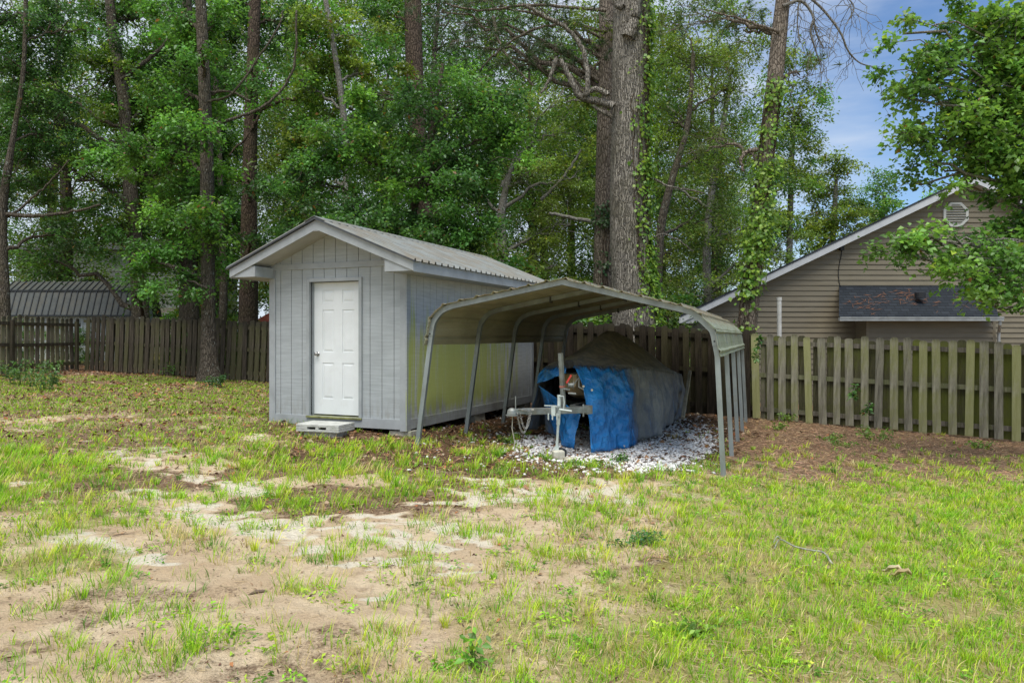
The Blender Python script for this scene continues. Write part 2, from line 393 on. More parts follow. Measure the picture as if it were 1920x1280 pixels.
def build_grass(mat):
    rs = np.random.RandomState(5); parts = []
    # tufts
    tx, ty = yard_points(rs, 60000, 2.9, 21, -1.15)
    c = cover(tx, ty)
    keep = rs.rand(len(tx)) < np.clip(c['g'] * .9, 0, 1) ** 1.2
    tx, ty = tx[keep], ty[keep]; c = {k: v[keep] for k, v in c.items()}
    nb = rs.randint(4, 15, len(tx)); nb = np.where(rs.rand(len(tx)) < .06, nb * 3, nb)
    idx = np.repeat(np.arange(len(tx)), nb); n = len(idx)
    spread = (.012 + .05 * rs.rand(len(tx)))[idx]
    a = rs.rand(n) * 2 * PI; rad = spread * np.sqrt(rs.rand(n)) * 1.4
    x = tx[idx] + np.cos(a) * rad; y = ty[idx] + np.sin(a) * rad
    tall = (.055 + .06 * rs.rand(len(tx)) + .09 * c['mid'] * rs.rand(len(tx)) + .05 * c['gl'] + .03 * (rs.rand(len(tx)) < .1))
    tall = np.where((c['gr'] > .4), .045 + .075 * rs.rand(len(tx)) ** 1.5, tall)
    h = tall[idx] * (.55 + .6 * rs.rand(n))
    w = (.0032 + .0032 * rs.rand(n)) * np.clip(y / 5.5, .8, 2.0)
    lean = np.clip(.25 + .35 * rs.rand(n) + rad * 4, 0, 1.05)
    az = a + rs.randn(n) * .7
    pal = np.array([(.31, .55, .028), (.22, .46, .028), (.42, .60, .035), (.52, .63, .05), (.12, .31, .03), (.62, .53, .24), (.48, .39, .17)])
    kind = rs.choice(7, len(tx), p=[.30, .26, .22, .10, .08, .02, .02])
    dry = S(.50, .66, fbm(tx * 1.4, ty * 1.4, 25, 4)); kind = np.where(rs.rand(len(tx)) < .04 + .30 * dry, np.where(rs.rand(len(tx)) < .6, 5, 3), kind)
    kk = kind[idx]; kk = np.where(rs.rand(n) < .06, 5, kk)
    col = pal[kk] * (1 + .22 * rs.randn(n, 1)).clip(.5, 1.7)
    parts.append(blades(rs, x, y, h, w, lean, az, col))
    # fine short sward over the right-hand lawn and the mossy mat by the back fence
    sx_, sy_ = yard_points(rs, 300000, 2.9, 23, -1.05)
    c = cover(sx_, sy_)
    d = np.maximum.reduce([c['gr'] * .75 * (.15 + .85 * S(.38, .62, fbm(sx_ * 3, sy_ * 3, 91, 3))), c['mat'] * .95, c['gl'] * .5, c['g'] * .2])
    keep = rs.rand(len(sx_)) < d
    x, y = sx_[keep], sy_[keep]; n = len(x); c = {k: v[keep] for k, v in c.items()}
    h = .022 + .05 * rs.rand(n) ** 1.6; az = rs.rand(n) * 2 * PI
    kk = rs.choice(7, n, p=[.28, .22, .22, .12, .05, .07, .04])
    col = pal[kk] * (1 + .25 * rs.randn(n, 1)).clip(.45, 1.8)
    dry = S(.48, .66, fbm(x * 1.4, y * 1.4, 25, 4)); kd = np.where(rs.rand(n) < .6, 5, 6); col = np.where((rs.rand(n) < .45 * dry)[:, None], pal[kd] * (1 + .25 * rs.randn(n, 1)).clip(.5, 1.6), col)
    col = np.where((c['mat'] > .5)[:, None], col * np.array([.8, .85, .9]), col)
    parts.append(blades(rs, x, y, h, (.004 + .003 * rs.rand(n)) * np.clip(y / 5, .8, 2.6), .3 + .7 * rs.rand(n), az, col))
    V, Fc, C = merge(parts)
    print('grass faces', len(Fc))
    o = mesh_obj('grass', V, Fc, mat, None, colors=C.clip(.01, .9)); tag(o, 'patchy green and straw coloured grass tufts on sand', 'grass', kind='stuff')

    # long dead stems lying in the grass
    sx_, sy_ = yard_points(rs, 60000, 2.9, 14, -1.05); c = cover(sx_, sy_)
    d = np.maximum(c['gr'] * .8, np.maximum(.12 * (1 - c['pale']), c['g'] * .4)) * (c['sy'] > 880)
    keep = rs.rand(len(sx_)) < d; x, y = sx_[keep], sy_[keep]; n = len(x)
    V, Fc, C = flat_bits(rs, x, y, .05 + .08 * rs.rand(n), .0035 + .002 * rs.rand(n), np.array([.46, .38, .22]), .25, .03)
    o = mesh_obj('dry_straw', V, Fc, mat, None, colors=C); tag(o, 'dead straw stems scattered through the grass', 'straw', kind='stuff')

def flat_bits(rs, x, y, L, W, base, var, lift, tilt=.15):
    """flat four-cornered scraps (leaves, needles, chips) lying on the ground"""
    n = len(x); z = G(x, y) + .004 + lift * rs.rand(n) ** 2
    a = rs.rand(n) * 2 * PI
    d = np.stack([np.cos(a), np.sin(a), tilt * rs.randn(n)], 1); s = np.stack([-np.sin(a), np.cos(a), tilt * 1.5 * rs.randn(n)], 1)
    c = np.stack([x, y, z], 1)
    V = np.stack([c - d * (L / 2)[:, None], c + s * (W / 2)[:, None], c + d * (L / 2)[:, None], c - s * (W / 2)[:, None]], 1)
    V[:, 1, 2] += W * .25; V[:, 3, 2] += W * .2
    k = np.arange(n) * 4
    Fc = np.concatenate([np.stack([k, k + 2, k + 1], 1), np.stack([k, k + 3, k + 2], 1)])
    C = np.repeat(shade_var(rs, base, n, var), 4, 0).clip(.01, .9)
    return V.reshape(-1, 3), Fc, C

def build_weeds(mat):
    """low broad-leaved weeds creeping through the lawn"""
    rs = np.random.RandomState(21)
    x, y = yard_points(rs, 9000, 2.9, 14, -1.1); c = cover(x, y)
    d = np.maximum(c['gr'] * .5, np.maximum(c['g'] * .35, .22 * (c['sy'] > 900))) * (c['sy'] > 880) * S(.40, .6, fbm(x * 1.6, y * 1.6, 13, 3))
    k = rs.rand(len(x)) < d; x, y = x[k], y[k]
    C = np.stack([x, y, G(x, y) + .018], 1)
    V, Fc, col, _, _ = leaves_arr(rs, C, 20, .04 + .06 * rs.rand(len(x)), .026, [(.22, .44, .035), (.30, .50, .04), (.15, .34, .04), (.36, .50, .05)], .2, .05, .2, 7, .45, .5)
    V[:, 2] = np.maximum(V[:, 2], G(V[:, 0], V[:, 1]) + .004)
    o = mesh_obj('ground_weeds', V, Fc, mat, None, colors=col.clip(.01, .9)); tag(o, 'low broad leaved weeds creeping through the thin lawn', 'weeds', kind='stuff')
    print('weeds', len(x))

def build_litter(mat):
    rs = np.random.RandomState(8)
    # dry leaves
    x, y = yard_points(rs, 90000, 2.9, 24, -.6); c = cover(x, y)
    d = np.maximum.reduce([c['litter'] * .62, c['soil'] * .35, .012 + 0 * x, c['g'] * .02])
    d = d * (1 - .6 * c['mat'])
    k = rs.rand(len(x)) < d; x, y = x[k], y[k]; n = len(x)
    pal = np.array([(.26, .14, .07), (.38, .22, .12), (.15, .08, .05), (.46, .33, .22), (.42, .19, .08)])
    L = (.02 + .06 * rs.rand(n) ** 1.5) * np.clip(y / 9, .42, 1.4)
    V, Fc, C = flat_bits(rs, x, y, L, L * (.4 + .4 * rs.rand(n)), (1, 1, 1), .25, .03, .3)
    C = C * np.repeat(pal[rs.randint(0, 5, n)], 4, 0)
    o = mesh_obj('leaf_litter', V, Fc, mat, None, colors=C); tag(o, 'fallen brown leaves scattered over the bare soil', 'leaves', kind='stuff')
    # twigs, chips and grit on the open sand
    x, y = yard_points(rs, 60000, 2.9, 12, -1.0); c = cover(x, y)
    k = rs.rand(len(x)) < .5 * (.15 + S(.45, .65, fbm(x * 2, y * 2, 44, 4))); x, y = x[k], y[k]; n = len(x)
    L = .008 + .03 * rs.rand(n) ** 3; V, Fc, C = flat_bits(rs, x, y, L, .004 + .008 * rs.rand(n), (1, 1, 1), .3, .008, .3)
    C = C * np.repeat(np.array([(.16, .10, .06), (.30, .2, .12), (.5, .4, .28), (.09, .06, .04)])[rs.randint(0, 4, n)], 4, 0)
    o = mesh_obj('ground_debris', V, Fc, mat, None, colors=C); tag(o, 'bits of twig, bark and grit scattered on the sand', 'debris', kind='stuff')
    # pine needles
    x, y = yard_points(rs, 150000, 5, 18, -.6); c = cover(x, y)
    k = rs.rand(len(x)) < np.maximum(c['straw'] * .8, c['soil'] * .4) * (1 - .8 * S(.3, .6, c['gravel'])); x, y = x[k], y[k]; n = len(x)
    V, Fc, C = flat_bits(rs, x, y, .08 + .08 * rs.rand(n), .005 + .004 * rs.rand(n), (.40, .26, .15), .4, .035)
    o = mesh_obj('pine_straw', V, Fc, mat, None, colors=C); tag(o, 'orange brown pine needles covering the ground by the fence', 'pine straw', kind='stuff')
    # gravel
    n0 = 60000
    x = -1.2 + rs.rand(n0) * 5.2; y = 7.8 + rs.rand(n0) * 9; c = cover(x, y)
    k = rs.rand(n0) < np.clip(c['gravel'] * 1.25, 0, 1) ** 1.6 * .95 + .012 * (c['soil'] > .5); x, y = x[k], y[k]; n = len(x)
    z = G(x, y)
    ico = np.array([(0, 0, 1), (.89, 0, .45), (.28, .85, .45), (-.72, .53, .45), (-.72, -.53, .45), (.28, -.85, .45), (.72, .53, -.45), (-.28, .85, -.45), (-.89, 0, -.45), (-.28, -.85, -.45), (.72, -.53, -.45), (0, 0, -1)])
    icf = np.array([(0, 1, 2), (0, 2, 3), (0, 3, 4), (0, 4, 5), (0, 5, 1), (1, 6, 2), (2, 7, 3), (3, 8, 4), (4, 9, 5), (5, 10, 1), (2, 6, 7), (3, 7, 8), (4, 8, 9), (5, 9, 10), (1, 10, 6), (6, 11, 7), (7, 11, 8), (8, 11, 9), (9, 11, 10), (10, 11, 6)])
    r = .009 + .018 * rs.rand(n) ** 2
    V = ico[None] * (1 + .3 * rs.randn(n, 12, 1)).clip(.5, 1.5) * r[:, None, None] * np.stack([.8 + .5 * rs.rand(n), .8 + .5 * rs.rand(n), .5 + .3 * rs.rand(n)], 1)[:, None, :]
    V = V + np.stack([x, y, z + r * .3], 1)[:, None, :]
    Fc = (icf[None] + (np.arange(n) * 12)[:, None, None]).reshape(-1, 3)
    C = np.repeat((.80 * (1 + .25 * rs.randn(n, 1)).clip(.3, 1.25)) * np.array([[1, .985, .95]]), 12, 0)
    n_ = NT('white_stone'); a = n_.n('ShaderNodeAttribute', attribute_name='Col')
    m = n_.done(n_.bsdf(a.outputs['Color'], .8, 0, None, .3))
    o = mesh_obj('gravel', V.reshape(-1, 3), Fc, m, None, colors=C); tag(o, 'white landscaping gravel under the carport', 'gravel', kind='stuff')
    print('gravel', n)
# ------------------------------------------------------------------ the grey shed
def m_siding(name, c, algae=None):
    n = NT(name); v = n.map((1, 1, 14)); f = n.noise(v, 2.5, 5, .6); f2 = n.noise(n.map(), 1.6, 5, .6)
    col = n.mix(n.mr(f, .3, .7), mul(c, .88), mul(c, 1.1)); col = n.mix(n.math('MULTIPLY', n.mr(f2, .45, .75), .35), col, mul(c, .72))
    zz = n.sep(n.co.outputs['Object'])[2]; col = n.mix(n.math('MULTIPLY', n.math('MULTIPLY', n.mr(zz, .75, .28), n.mr(n.noise(n.map((6, 6, 1.5)), 3, 5, .7), .4, .65)), .35), col, (.24, .22, .17))
    if algae:
        x, y, z = n.sep(n.co.outputs['Object'])[:3]
        st = n.noise(n.map((1, 3.2, .16)), 2.4, 6, .7); st2 = n.noise(n.map((1, 14, .35)), 2, 4, .6)
        band = n.math('MULTIPLY', n.mr(z, 2.3, 1.2), n.mr(z, .1, .6))
        edge = n.mr(y, .03, -.07)
        yy = n.math('MULTIPLY', n.mr(y, 5.6, 2.0), n.mr(y, -.1, .75, .55, 1.))
        k = n.math('ADD', n.math('MULTIPLY', st, .7), n.math('MULTIPLY', st2, .3))
        k = n.math('ADD', n.math('SUBTRACT', k, .62), n.math('MULTIPLY', n.math('MULTIPLY', band, yy), .235))
        k = n.math('MULTIPLY', n.mr(k, -.05, .10), .82)
        col = n.mix(k, col, algae)
        col = n.mix(n.math('MULTIPLY', n.math('MULTIPLY', n.mr(z, .75, .3), n.mr(f2, .45, .7)), .4), col, (.12, .11, .07))
    nb = n.bump(n.noise(n.map((1, 1, 30)), 6, 4), .35, .006)
    return n.done(n.bsdf(col, .65, 0, nb, .3))
def m_metal_sheet(name, c, dirt, rough=.5, amt=.7, stretch=(1, .3, 1)):
    n = NT(name); f = n.noise(n.map(stretch), 5, 6, .65); f2 = n.noise(n.map(), 2.2, 5, .65); f3 = n.noise(n.map(), 30, 4, .7)
    col = n.mix(n.mr(f, .35, .68), c, mul(c, .72))
    col = n.mix(n.math('MULTIPLY', n.mr(f2, .38, .66), amt), col, dirt)
    col = n.mix(n.math('MULTIPLY', n.mr(f3, .55, .72), amt * .55), col, mul(dirt, .5))
    return n.done(n.bsdf(col, rough, .15, n.bump(f3, .15, .004), .4))
GREY = (.395, .425, .435)

def build_shed():
    W, L, z0 = 2.424, 4.98, .16
    FR = Vector((-1.51, 10.66, 0))
    root = thing('garden_shed', 'grey wooden shed with a white six panel door and ribbed metal roof', 'shed', FR, R(-22.8))
    paint = m_siding('grey_siding', GREY); paint_s = m_siding('grey_siding_algae_lit', (.50, .52, .51), (.44, .49, .09))  # side wall: same paint, base lightened for ground bounce light, plus algae
    trim = m_plain('grey_trim', (.36, .385, .395), .55, 0, .13, 3, .12, dirt=((.2, .21, .2), 3, .5, .8, .5))
    dark = m_plain('shed_backing', (.05, .05, .05), .9)
    rt = lambda x: 2.666 - 0 + .41 * (x + W) if x < -W / 2 else 2.666 - .41 * x      # underside of the roof deck over x
    rt = lambda x: 2.60 + .41 * min(x + W, -x)
    # backing box (dark grooves show it), leaving the doorway open
    mb = MB()
    DX0, DX1, DZ0, DZ1 = -1.677, -.79, .30, 2.316
    mb.prism([(-W, z0), (DX0, z0), (DX0, rt(DX0)), (-W, rt(-W))], 1, .012, .05)
    mb.prism([(DX1, z0), (0, z0), (0, rt(0)), (DX1, rt(DX1))], 1, .012, .05)
    mb.prism([(DX0, DZ1), (DX1, DZ1), (DX1, rt(DX1)), (-W / 2, rt(-W / 2)), (DX0, rt(DX0))], 1, .012, .05)
    mb.box(DX0, DX1, .012, .05, z0, DZ0)
    mb.box(-.05, -.012, .05, L - .05, z0, 2.6); mb.box(-W + .012, -W + .05, .05, L - .05, z0, 2.6)
    mb.prism([(-W, z0), (0, z0), (0, rt(0)), (-W / 2, rt(-W / 2)), (-W, rt(-W))], 1, L - .05, L - .012)
    wall = mb.build('wall', dark, root)
    # front boards
    mb = MB(); g = .0045
    xs = [-W + .09]
    x = -W + .19
    while x < -.09: xs.append(x); x += .2032
    xs.append(-.09)
    for a, b in zip(xs[:-1], xs[1:]):
        a += g; b -= g
        def piece(a, b, lo, hi=None):
            if b - a < .004: return
            pts = [(a, lo), (b, lo)]
            if hi is not None: pts += [(b, hi), (a, hi)]
            else:
                pts += [(b, rt(b))]
                if a < -W / 2 < b: pts.append((-W / 2, rt(-W / 2)))
                pts += [(a, rt(a))]
            mb.prism(pts, 1, 0, .0115)
        cuts = sorted([a, b] + [q for q in (DX0 - .002, DX1 + .002) if a < q < b])
        for p, q in zip(cuts[:-1], cuts[1:]):
            if DX0 - .003 <= p and q <= DX1 + .003: piece(p, q, DZ1)
            else: piece(p, q, .3)
    mb.build('front_siding', paint, root)
    mb = MB(); y = .09
    while y < L - .09:
        b = min(y + .2032, L - .09)
        mb.box(-.0115, 0, y + g, b - g, .30, 2.6); y += .2032
    mb.build('side_siding', paint_s, root)
    mb = MB(); y = .09
    while y < L - .09:
        b = min(y + .2032, L - .09); mb.box(-W, -W + .0115, y + g, b - g, .30, 2.6); y += .2032
    mb.build('side_siding', paint, root)
    mb = MB()
    for a, b in zip(xs[:-1], xs[1:]):
        pts = [(a + g, .3), (b - g, .3), (b - g, rt(b - g))] + ([(-W / 2, rt(-W / 2))] if a < -W / 2 < b else []) + [(a + g, rt(a + g))]
        mb.prism(pts, 1, L - .0115, L)
    mb.build('rear_siding', paint, root)
    # skirt boards
    mb = MB(); mb.box(-W + .095, -.095, -.016, .0, z0, .305); mb.build('skirt_board', trim, root, bevel=.003)
    sk = m_siding('grey_skirt_algae', (.40, .42, .42), (.32, .37, .12))
    mb = MB(); mb.box(.0, .016, .095, L - .095, z0, .305); mb.build('skirt_board', sk, root, bevel=.003)
    mb = MB(); mb.box(-W - .016, -W, .095, L - .095, z0, .305); mb.build('skirt_board', trim, root)
    # corner boards
    ct = m_siding('corner_algae', (.36, .385, .39), (.44, .52, .04))
    mb = MB(); mb.box(-.095, 0, -.019, 0, z0 - .02, rt(-.095)); mb.build('corner_trim', trim, root, bevel=.003)
    mb = MB(); mb.box(0, .019, -.019, .095, z0 - .02, 2.6); mb.build('corner_trim', ct, root, bevel=.003)
    mb = MB(); mb.box(-W - .019, -W + .095, -.019, 0, z0 - .02, rt(-.095)); mb.build('corner_trim', trim, root, bevel=.003)
    mb = MB(); mb.box(0, .019, L - .095, L + .01, z0 - .02, 2.6); mb.build('corner_trim', trim, root)
    mb = MB(); mb.box(-W - .019, -W, .0, .095, z0 - .02, 2.6); mb.build('corner_trim', trim, root); mb = MB(); mb.box(-W - .019, -W, L - .095, L + .01, z0 - .02, 2.6); mb.build('corner_trim', trim, root)
    # belt board under the gable
    mb = MB(); mb.box(-W + .0, -.0, -.024, -.0195, 2.512, 2.60); mb.box(-W + .096, -.096, -.0195, 0, 2.512, 2.60); mb.build('belt_board', trim, root, bevel=.003)
    # door frame
    mb = MB(); c = .052
    mb.box(DX0 - c, DX0, -.03, .0, DZ0 - .0, DZ1 + c); mb.box(DX1, DX1 + c, -.03, .0, DZ0, DZ1 + c); mb.box(DX0, DX1, -.03, 0, DZ1, DZ1 + c)
    mb.box(DX0 - .012, DX0, 0, .15, DZ0, DZ1); mb.box(DX1, DX1 + .012, 0, .15, DZ0, DZ1); mb.box(DX0, DX1, 0, .15, DZ1, DZ1 + .012)
    fr = mb.build('door_frame', trim, root, bevel=.003)
    sill = m_plain('mossy_sill', (.26, .27, .10), .8, 0, .5, 9, .5)
    mb = MB(); mb.box(DX0 - c, DX1 + c, -.045, .15, DZ0 - .025, DZ0); mb.build('sill', sill, fr, bevel=.003)
    # door
    white = m_plain('white_door_paint', (.80, .83, .83), .38, 0, .05, 2.5, .03, dirt=((.55, .55, .48), 4, .5, .85, .3))
    ya = .095; x0, x1, zb, zt = DX0 + .004, DX1 - .004, DZ0 + .02, DZ1 - .006
    mb = MB(); mb.box(x0, x1, ya + .006, ya + .04, zb, zt)
    w = x1 - x0; H = zt - zb
    cols = [(x0 + .155, x0 + w / 2 - .075), (x0 + w / 2 + .075, x1 - .155)]
    rows = [(zb + .235, zb + .775), (zb + .94, zb + 1.575), (zb + 1.69, zb + 1.875)]
    # stiles and rails butted
    mb.box(x0, cols[0][0], ya - .004, ya + .006, zb, zt); mb.box(cols[1][1], x1, ya - .004, ya + .006, zb, zt); mb.box(cols[0][1], cols[1][0], ya - .004, ya + .006, zb, zt)
    zz = [zb] + [q for r_ in rows for q in r_] + [zt]
    for (a, b) in cols:
        for i in range(0, len(zz), 2): mb.box(a, b, ya - .004, ya + .006, zz[i], zz[i + 1])
        for (lo, hi) in rows:                                    # raised field with sloped edges
            o1, o2 = .012, .042; y1, y2 = ya + .0055, ya - .003
            V = [(a + o1, y1, lo + o1), (b - o1, y1, lo + o1), (b - o1, y1, hi - o1), (a + o1, y1, hi - o1), (a + o2, y2, lo + o2), (b - o2, y2, lo + o2), (b - o2, y2, hi - o2), (a + o2, y2, hi - o2)]
            mb.add(V, [(4, 5, 6, 7), (0, 1, 5, 4), (1, 2, 6, 5), (2, 3, 7, 6), (3, 0, 4, 7)])
    door = mb.build('door', white, root, bevel=.0015)
    chrome = m_plain('brushed_steel', (.45, .44, .42), .28, .9, .15, 20, .02)
    mb = MB(); kx, kz = x0 + .07, zb + .91
    mb.tube([(kx, ya - .004, kz), (kx, ya - .012, kz)], [.033, .033], 16); mb.tube([(kx, ya - .012, kz), (kx, ya - .035, kz), (kx, ya - .042, kz), (kx, ya - .058, kz), (kx, ya - .07, kz), (kx, ya - .074, kz)], [.013, .013, .024, .028, .022, .01], 16)
    mb.build('door_knob', chrome, door, smooth=True)
    # roof
    o, e, p, Lb = .467, .368, .41, L + .36
    ridge_x = -W / 2; zr = 3.166; ze = zr - p * (W / 2 + e)
    ya, yb = -o, Lb
    # soffit boards (underside)
    mb = MB(); th = .02
    for s in (1, -1):
        xe = ridge_x + s * (W / 2 + e)
        zu = .10
        mb.add([(ridge_x, ya + .02, zr - zu), (xe, ya + .02, ze - zu), (xe, yb - .02, ze - zu), (ridge_x, yb - .02, zr - zu), (ridge_x, ya + .02, zr - .004), (xe, ya + .02, ze - .004), (xe, yb - .02, ze - .004), (ridge_x, yb - .02, zr - .004)],
               [(0, 1, 2, 3), (4, 5, 6, 7), (0, 1, 5, 4), (1, 2, 6, 5), (2, 3, 7, 6), (3, 0, 4, 7)])
    deck = mb.build('roof_deck', m_plain('soffit_paint', (.42, .42, .40), .7, 0, .1, 3, .1), root)
    # rake boards front & rear
    for y0, y1 in ((ya, ya + .02), (yb - .02, yb)):
        for s in (1, -1):
            mb = MB(); xe = ridge_x + s * (W / 2 + e + .02)
            zz = zr - p * (W / 2 + e + .02)
            mb.prism([(ridge_x, zr), (xe, zz), (xe, zz - .125), (ridge_x, zr - .14)], 1, y0, y1)
            mb.build('rake_board', trim, root, bevel=.002)
    if True:   # apex plate
        mb = MB(); mb.prism([(ridge_x - .05, zr - .16), (ridge_x + .05, zr - .16), (ridge_x, zr - .139)], 1, ya + .002, ya + .018); mb.build('apex_plate', trim, root)
    for s in (1, -1):
        xe = ridge_x + s * (W / 2 + e)
        mb = MB(); mb.box(min(xe, xe + s * .02), max(xe, xe + s * .02), ya + .021, yb - .021, ze - .145, ze - .004); mb.build('eave_board', trim, root, bevel=.002)
        # boxed eave soffit
        xw = 0.02 if s > 0 else -W - .02
        mb = MB(); a, b = sorted((xw, xe)); mb.box(a, b, .0, L, ze - .14, ze - .12); mb.build('soffit', trim, root)
        # return box at the front overhang
        mb = MB(); zi = ze - .105 + p * abs(xe - xw)
        xi = xw + (-.10 if s > 0 else .10)
        zi2 = ze - .105 + p * abs(xe - xi)
        mb.prism([(xe, ze - .13), (xi, ze - .13), (xi, min(zi2, ze + .03)), (xe - s * .33, ze + .03), (xe, ze - .105)], 1, ya + .022, -.026); mb.build('eave_return', trim, root, bevel=.002)
    # metal sheets
    met = m_metal_sheet('shed_roof_metal', (.26, .28, .27), (.21, .17, .115), .5, .6, (.25, 1, 1))
    for s in (1, -1):
        ys = []; zs = []
        y = ya - .035; k = 0
        while y < yb + .03:
            for dy, dz in ((0, 0), (.012, .034), (.045, .034), (.057, 0)): ys.append(y + dy); zs.append(dz)
            for q in (.085, .125): ys += [y + q, y + q + .012, y + q + .024]; zs += [0, .006, 0]
            y += .19
        ys = np.array(ys); zs = np.array(zs) + .02
        xe = ridge_x + s * (W / 2 + e + .055); zz = zr - p * (W / 2 + e + .055)
        V = []; N = len(ys)
        for th in (0, -.004):
            for t in np.linspace(0, 1, 9):
                for yy, dz in zip(ys, zs):
                    V.append((ridge_x + (xe - ridge_x) * t, yy, zr + (zz - zr) * t + dz + th))
        Fc = []
        for th in range(2):
            for i in range(8):
                for j in range(N - 1):
                    b = th * 9 * N + i * N + j; Fc.append((b, b + 1, b + N + 1, b + N))
        for j in range(N - 1): b = 8 * N + j; Fc.append((b, b + 1, b + 9 * N + 1, b + 9 * N))
        for i in range(8):
            for j in (0, N - 1): b = i * N + j; Fc.append((b, b + N, b + N + 9 * N, b + 9 * N))
        roof = mesh_obj('roof_sheet', np.array(V), Fc, met, root, False)
    mb = MB()
    cap = [(ridge_x - .17, zr + .052 - .07), (ridge_x, zr + .052), (ridge_x + .17, zr + .052 - .07), (ridge_x + .17, zr + .046 - .07), (ridge_x, zr + .046), (ridge_x - .17, zr + .046 - .07)]
    mb.prism([cap[0], cap[1], cap[4], cap[5]], 1, ya - .05, yb + .04); mb.prism([cap[1], cap[2], cap[3], cap[4]], 1, ya - .05, yb + .04)
    mb.build('ridge_cap', m_metal_sheet('ridge_metal', (.24, .265, .26), (.24, .20, .13), .5, .5), root)
    # rake flashing: thin dark metal edge
    mb = MB()
    for s in (1, -1):
        xe = ridge_x + s * (W / 2 + e + .055); zz = zr - p * (W / 2 + e + .055)
        mb.prism([(ridge_x, zr + .028), (xe, zz + .028), (xe, zz + .004), (ridge_x, zr + .004)], 1, ya - .045, ya - .001)
    mb.build('drip_edge', m_plain('dark_drip_edge', (.07, .075, .08), .4, .3), root)
    # floor
    mb = MB(); mb.box(-W + .06, -.06, .06, L - .06, z0, z0 + .1); mb.build('floor', dark, root)
    # blocks under the corners
    con = m_plain('concrete', (.44, .43, .36), .95, 0, .3, 7, .8, .1, dirt=((.22, .24, .12), 5, .48, .72, .6))
    M = root_frame(root)
    def block(lx, ly, sx, sy, top, label, dz=.03):
        c = M @ Vector((lx, ly, 0)); zg = g1(c.x, c.y)
        t = thing('concrete_block', label, 'concrete block', (c.x, c.y, zg), R(-22.8), 'blocks carrying the shed')
        mb = MB(); mb.box(-sx / 2, sx / 2, -sy / 2, sy / 2, -dz, top - zg); mb.build('block', con, t, bevel=.008)
    block(-.12, .13, .36, .22, .138, 'weathered concrete block under the shed corner nearest the carport leg')
    block(-W + .16, .11, .2, .2, .138, 'small pale concrete block under the far left front corner of the shed')
    block(-.12, 2.5, .22, .4, .158, 'concrete block half buried under the middle of the green stained shed wall')
    block(-.12, 4.75, .22, .3, .158, 'concrete block under the back corner of the shed beside the carport')
    # step: two hollow blocks stacked in front of the door
    c = gp(607, 817); zg = g1(c.x, c.y)
    st = m_plain('step_concrete', (.52, .53, .49), .95, 0, .22, 8, .9, .1, dirt=((.26, .28, .18), 6, .5, .75, .5))
    low = thing('concrete_block', 'lower grey concrete block of the doorstep half hidden in the grass', 'concrete block', (c.x + .02, c.y + .09, zg), R(-19), 'doorstep blocks')
    mb = MB(); mb.box(-.27, .24, -.15, .15, -.03, .07); mb.build('block', st, low, bevel=.006)
    up = thing('concrete_block', 'upper hollow concrete block lying flat as a doorstep below the white door', 'concrete block', (c.x, c.y + .08, zg + .07), R(-19), 'doorstep blocks')
    mb = MB()
    # hollow core block lying on its side: shell with webs, two openings towards the viewer
    mb.box(-.34, .34, -.20, .22, .065, .105); mb.box(-.34, .34, -.20, .22, .0, .03)
    for a, b in ((-.34, -.16), (-.03, .02), (.14, .34)): mb.box(a, b, -.20, .22, .03, .065)
    mb.box(-.16, -.03, .05, .22, .03, .065); mb.box(.02, .14, .05, .22, .03, .065)
    mb.build('block', st, up, bevel=.006)
    return root

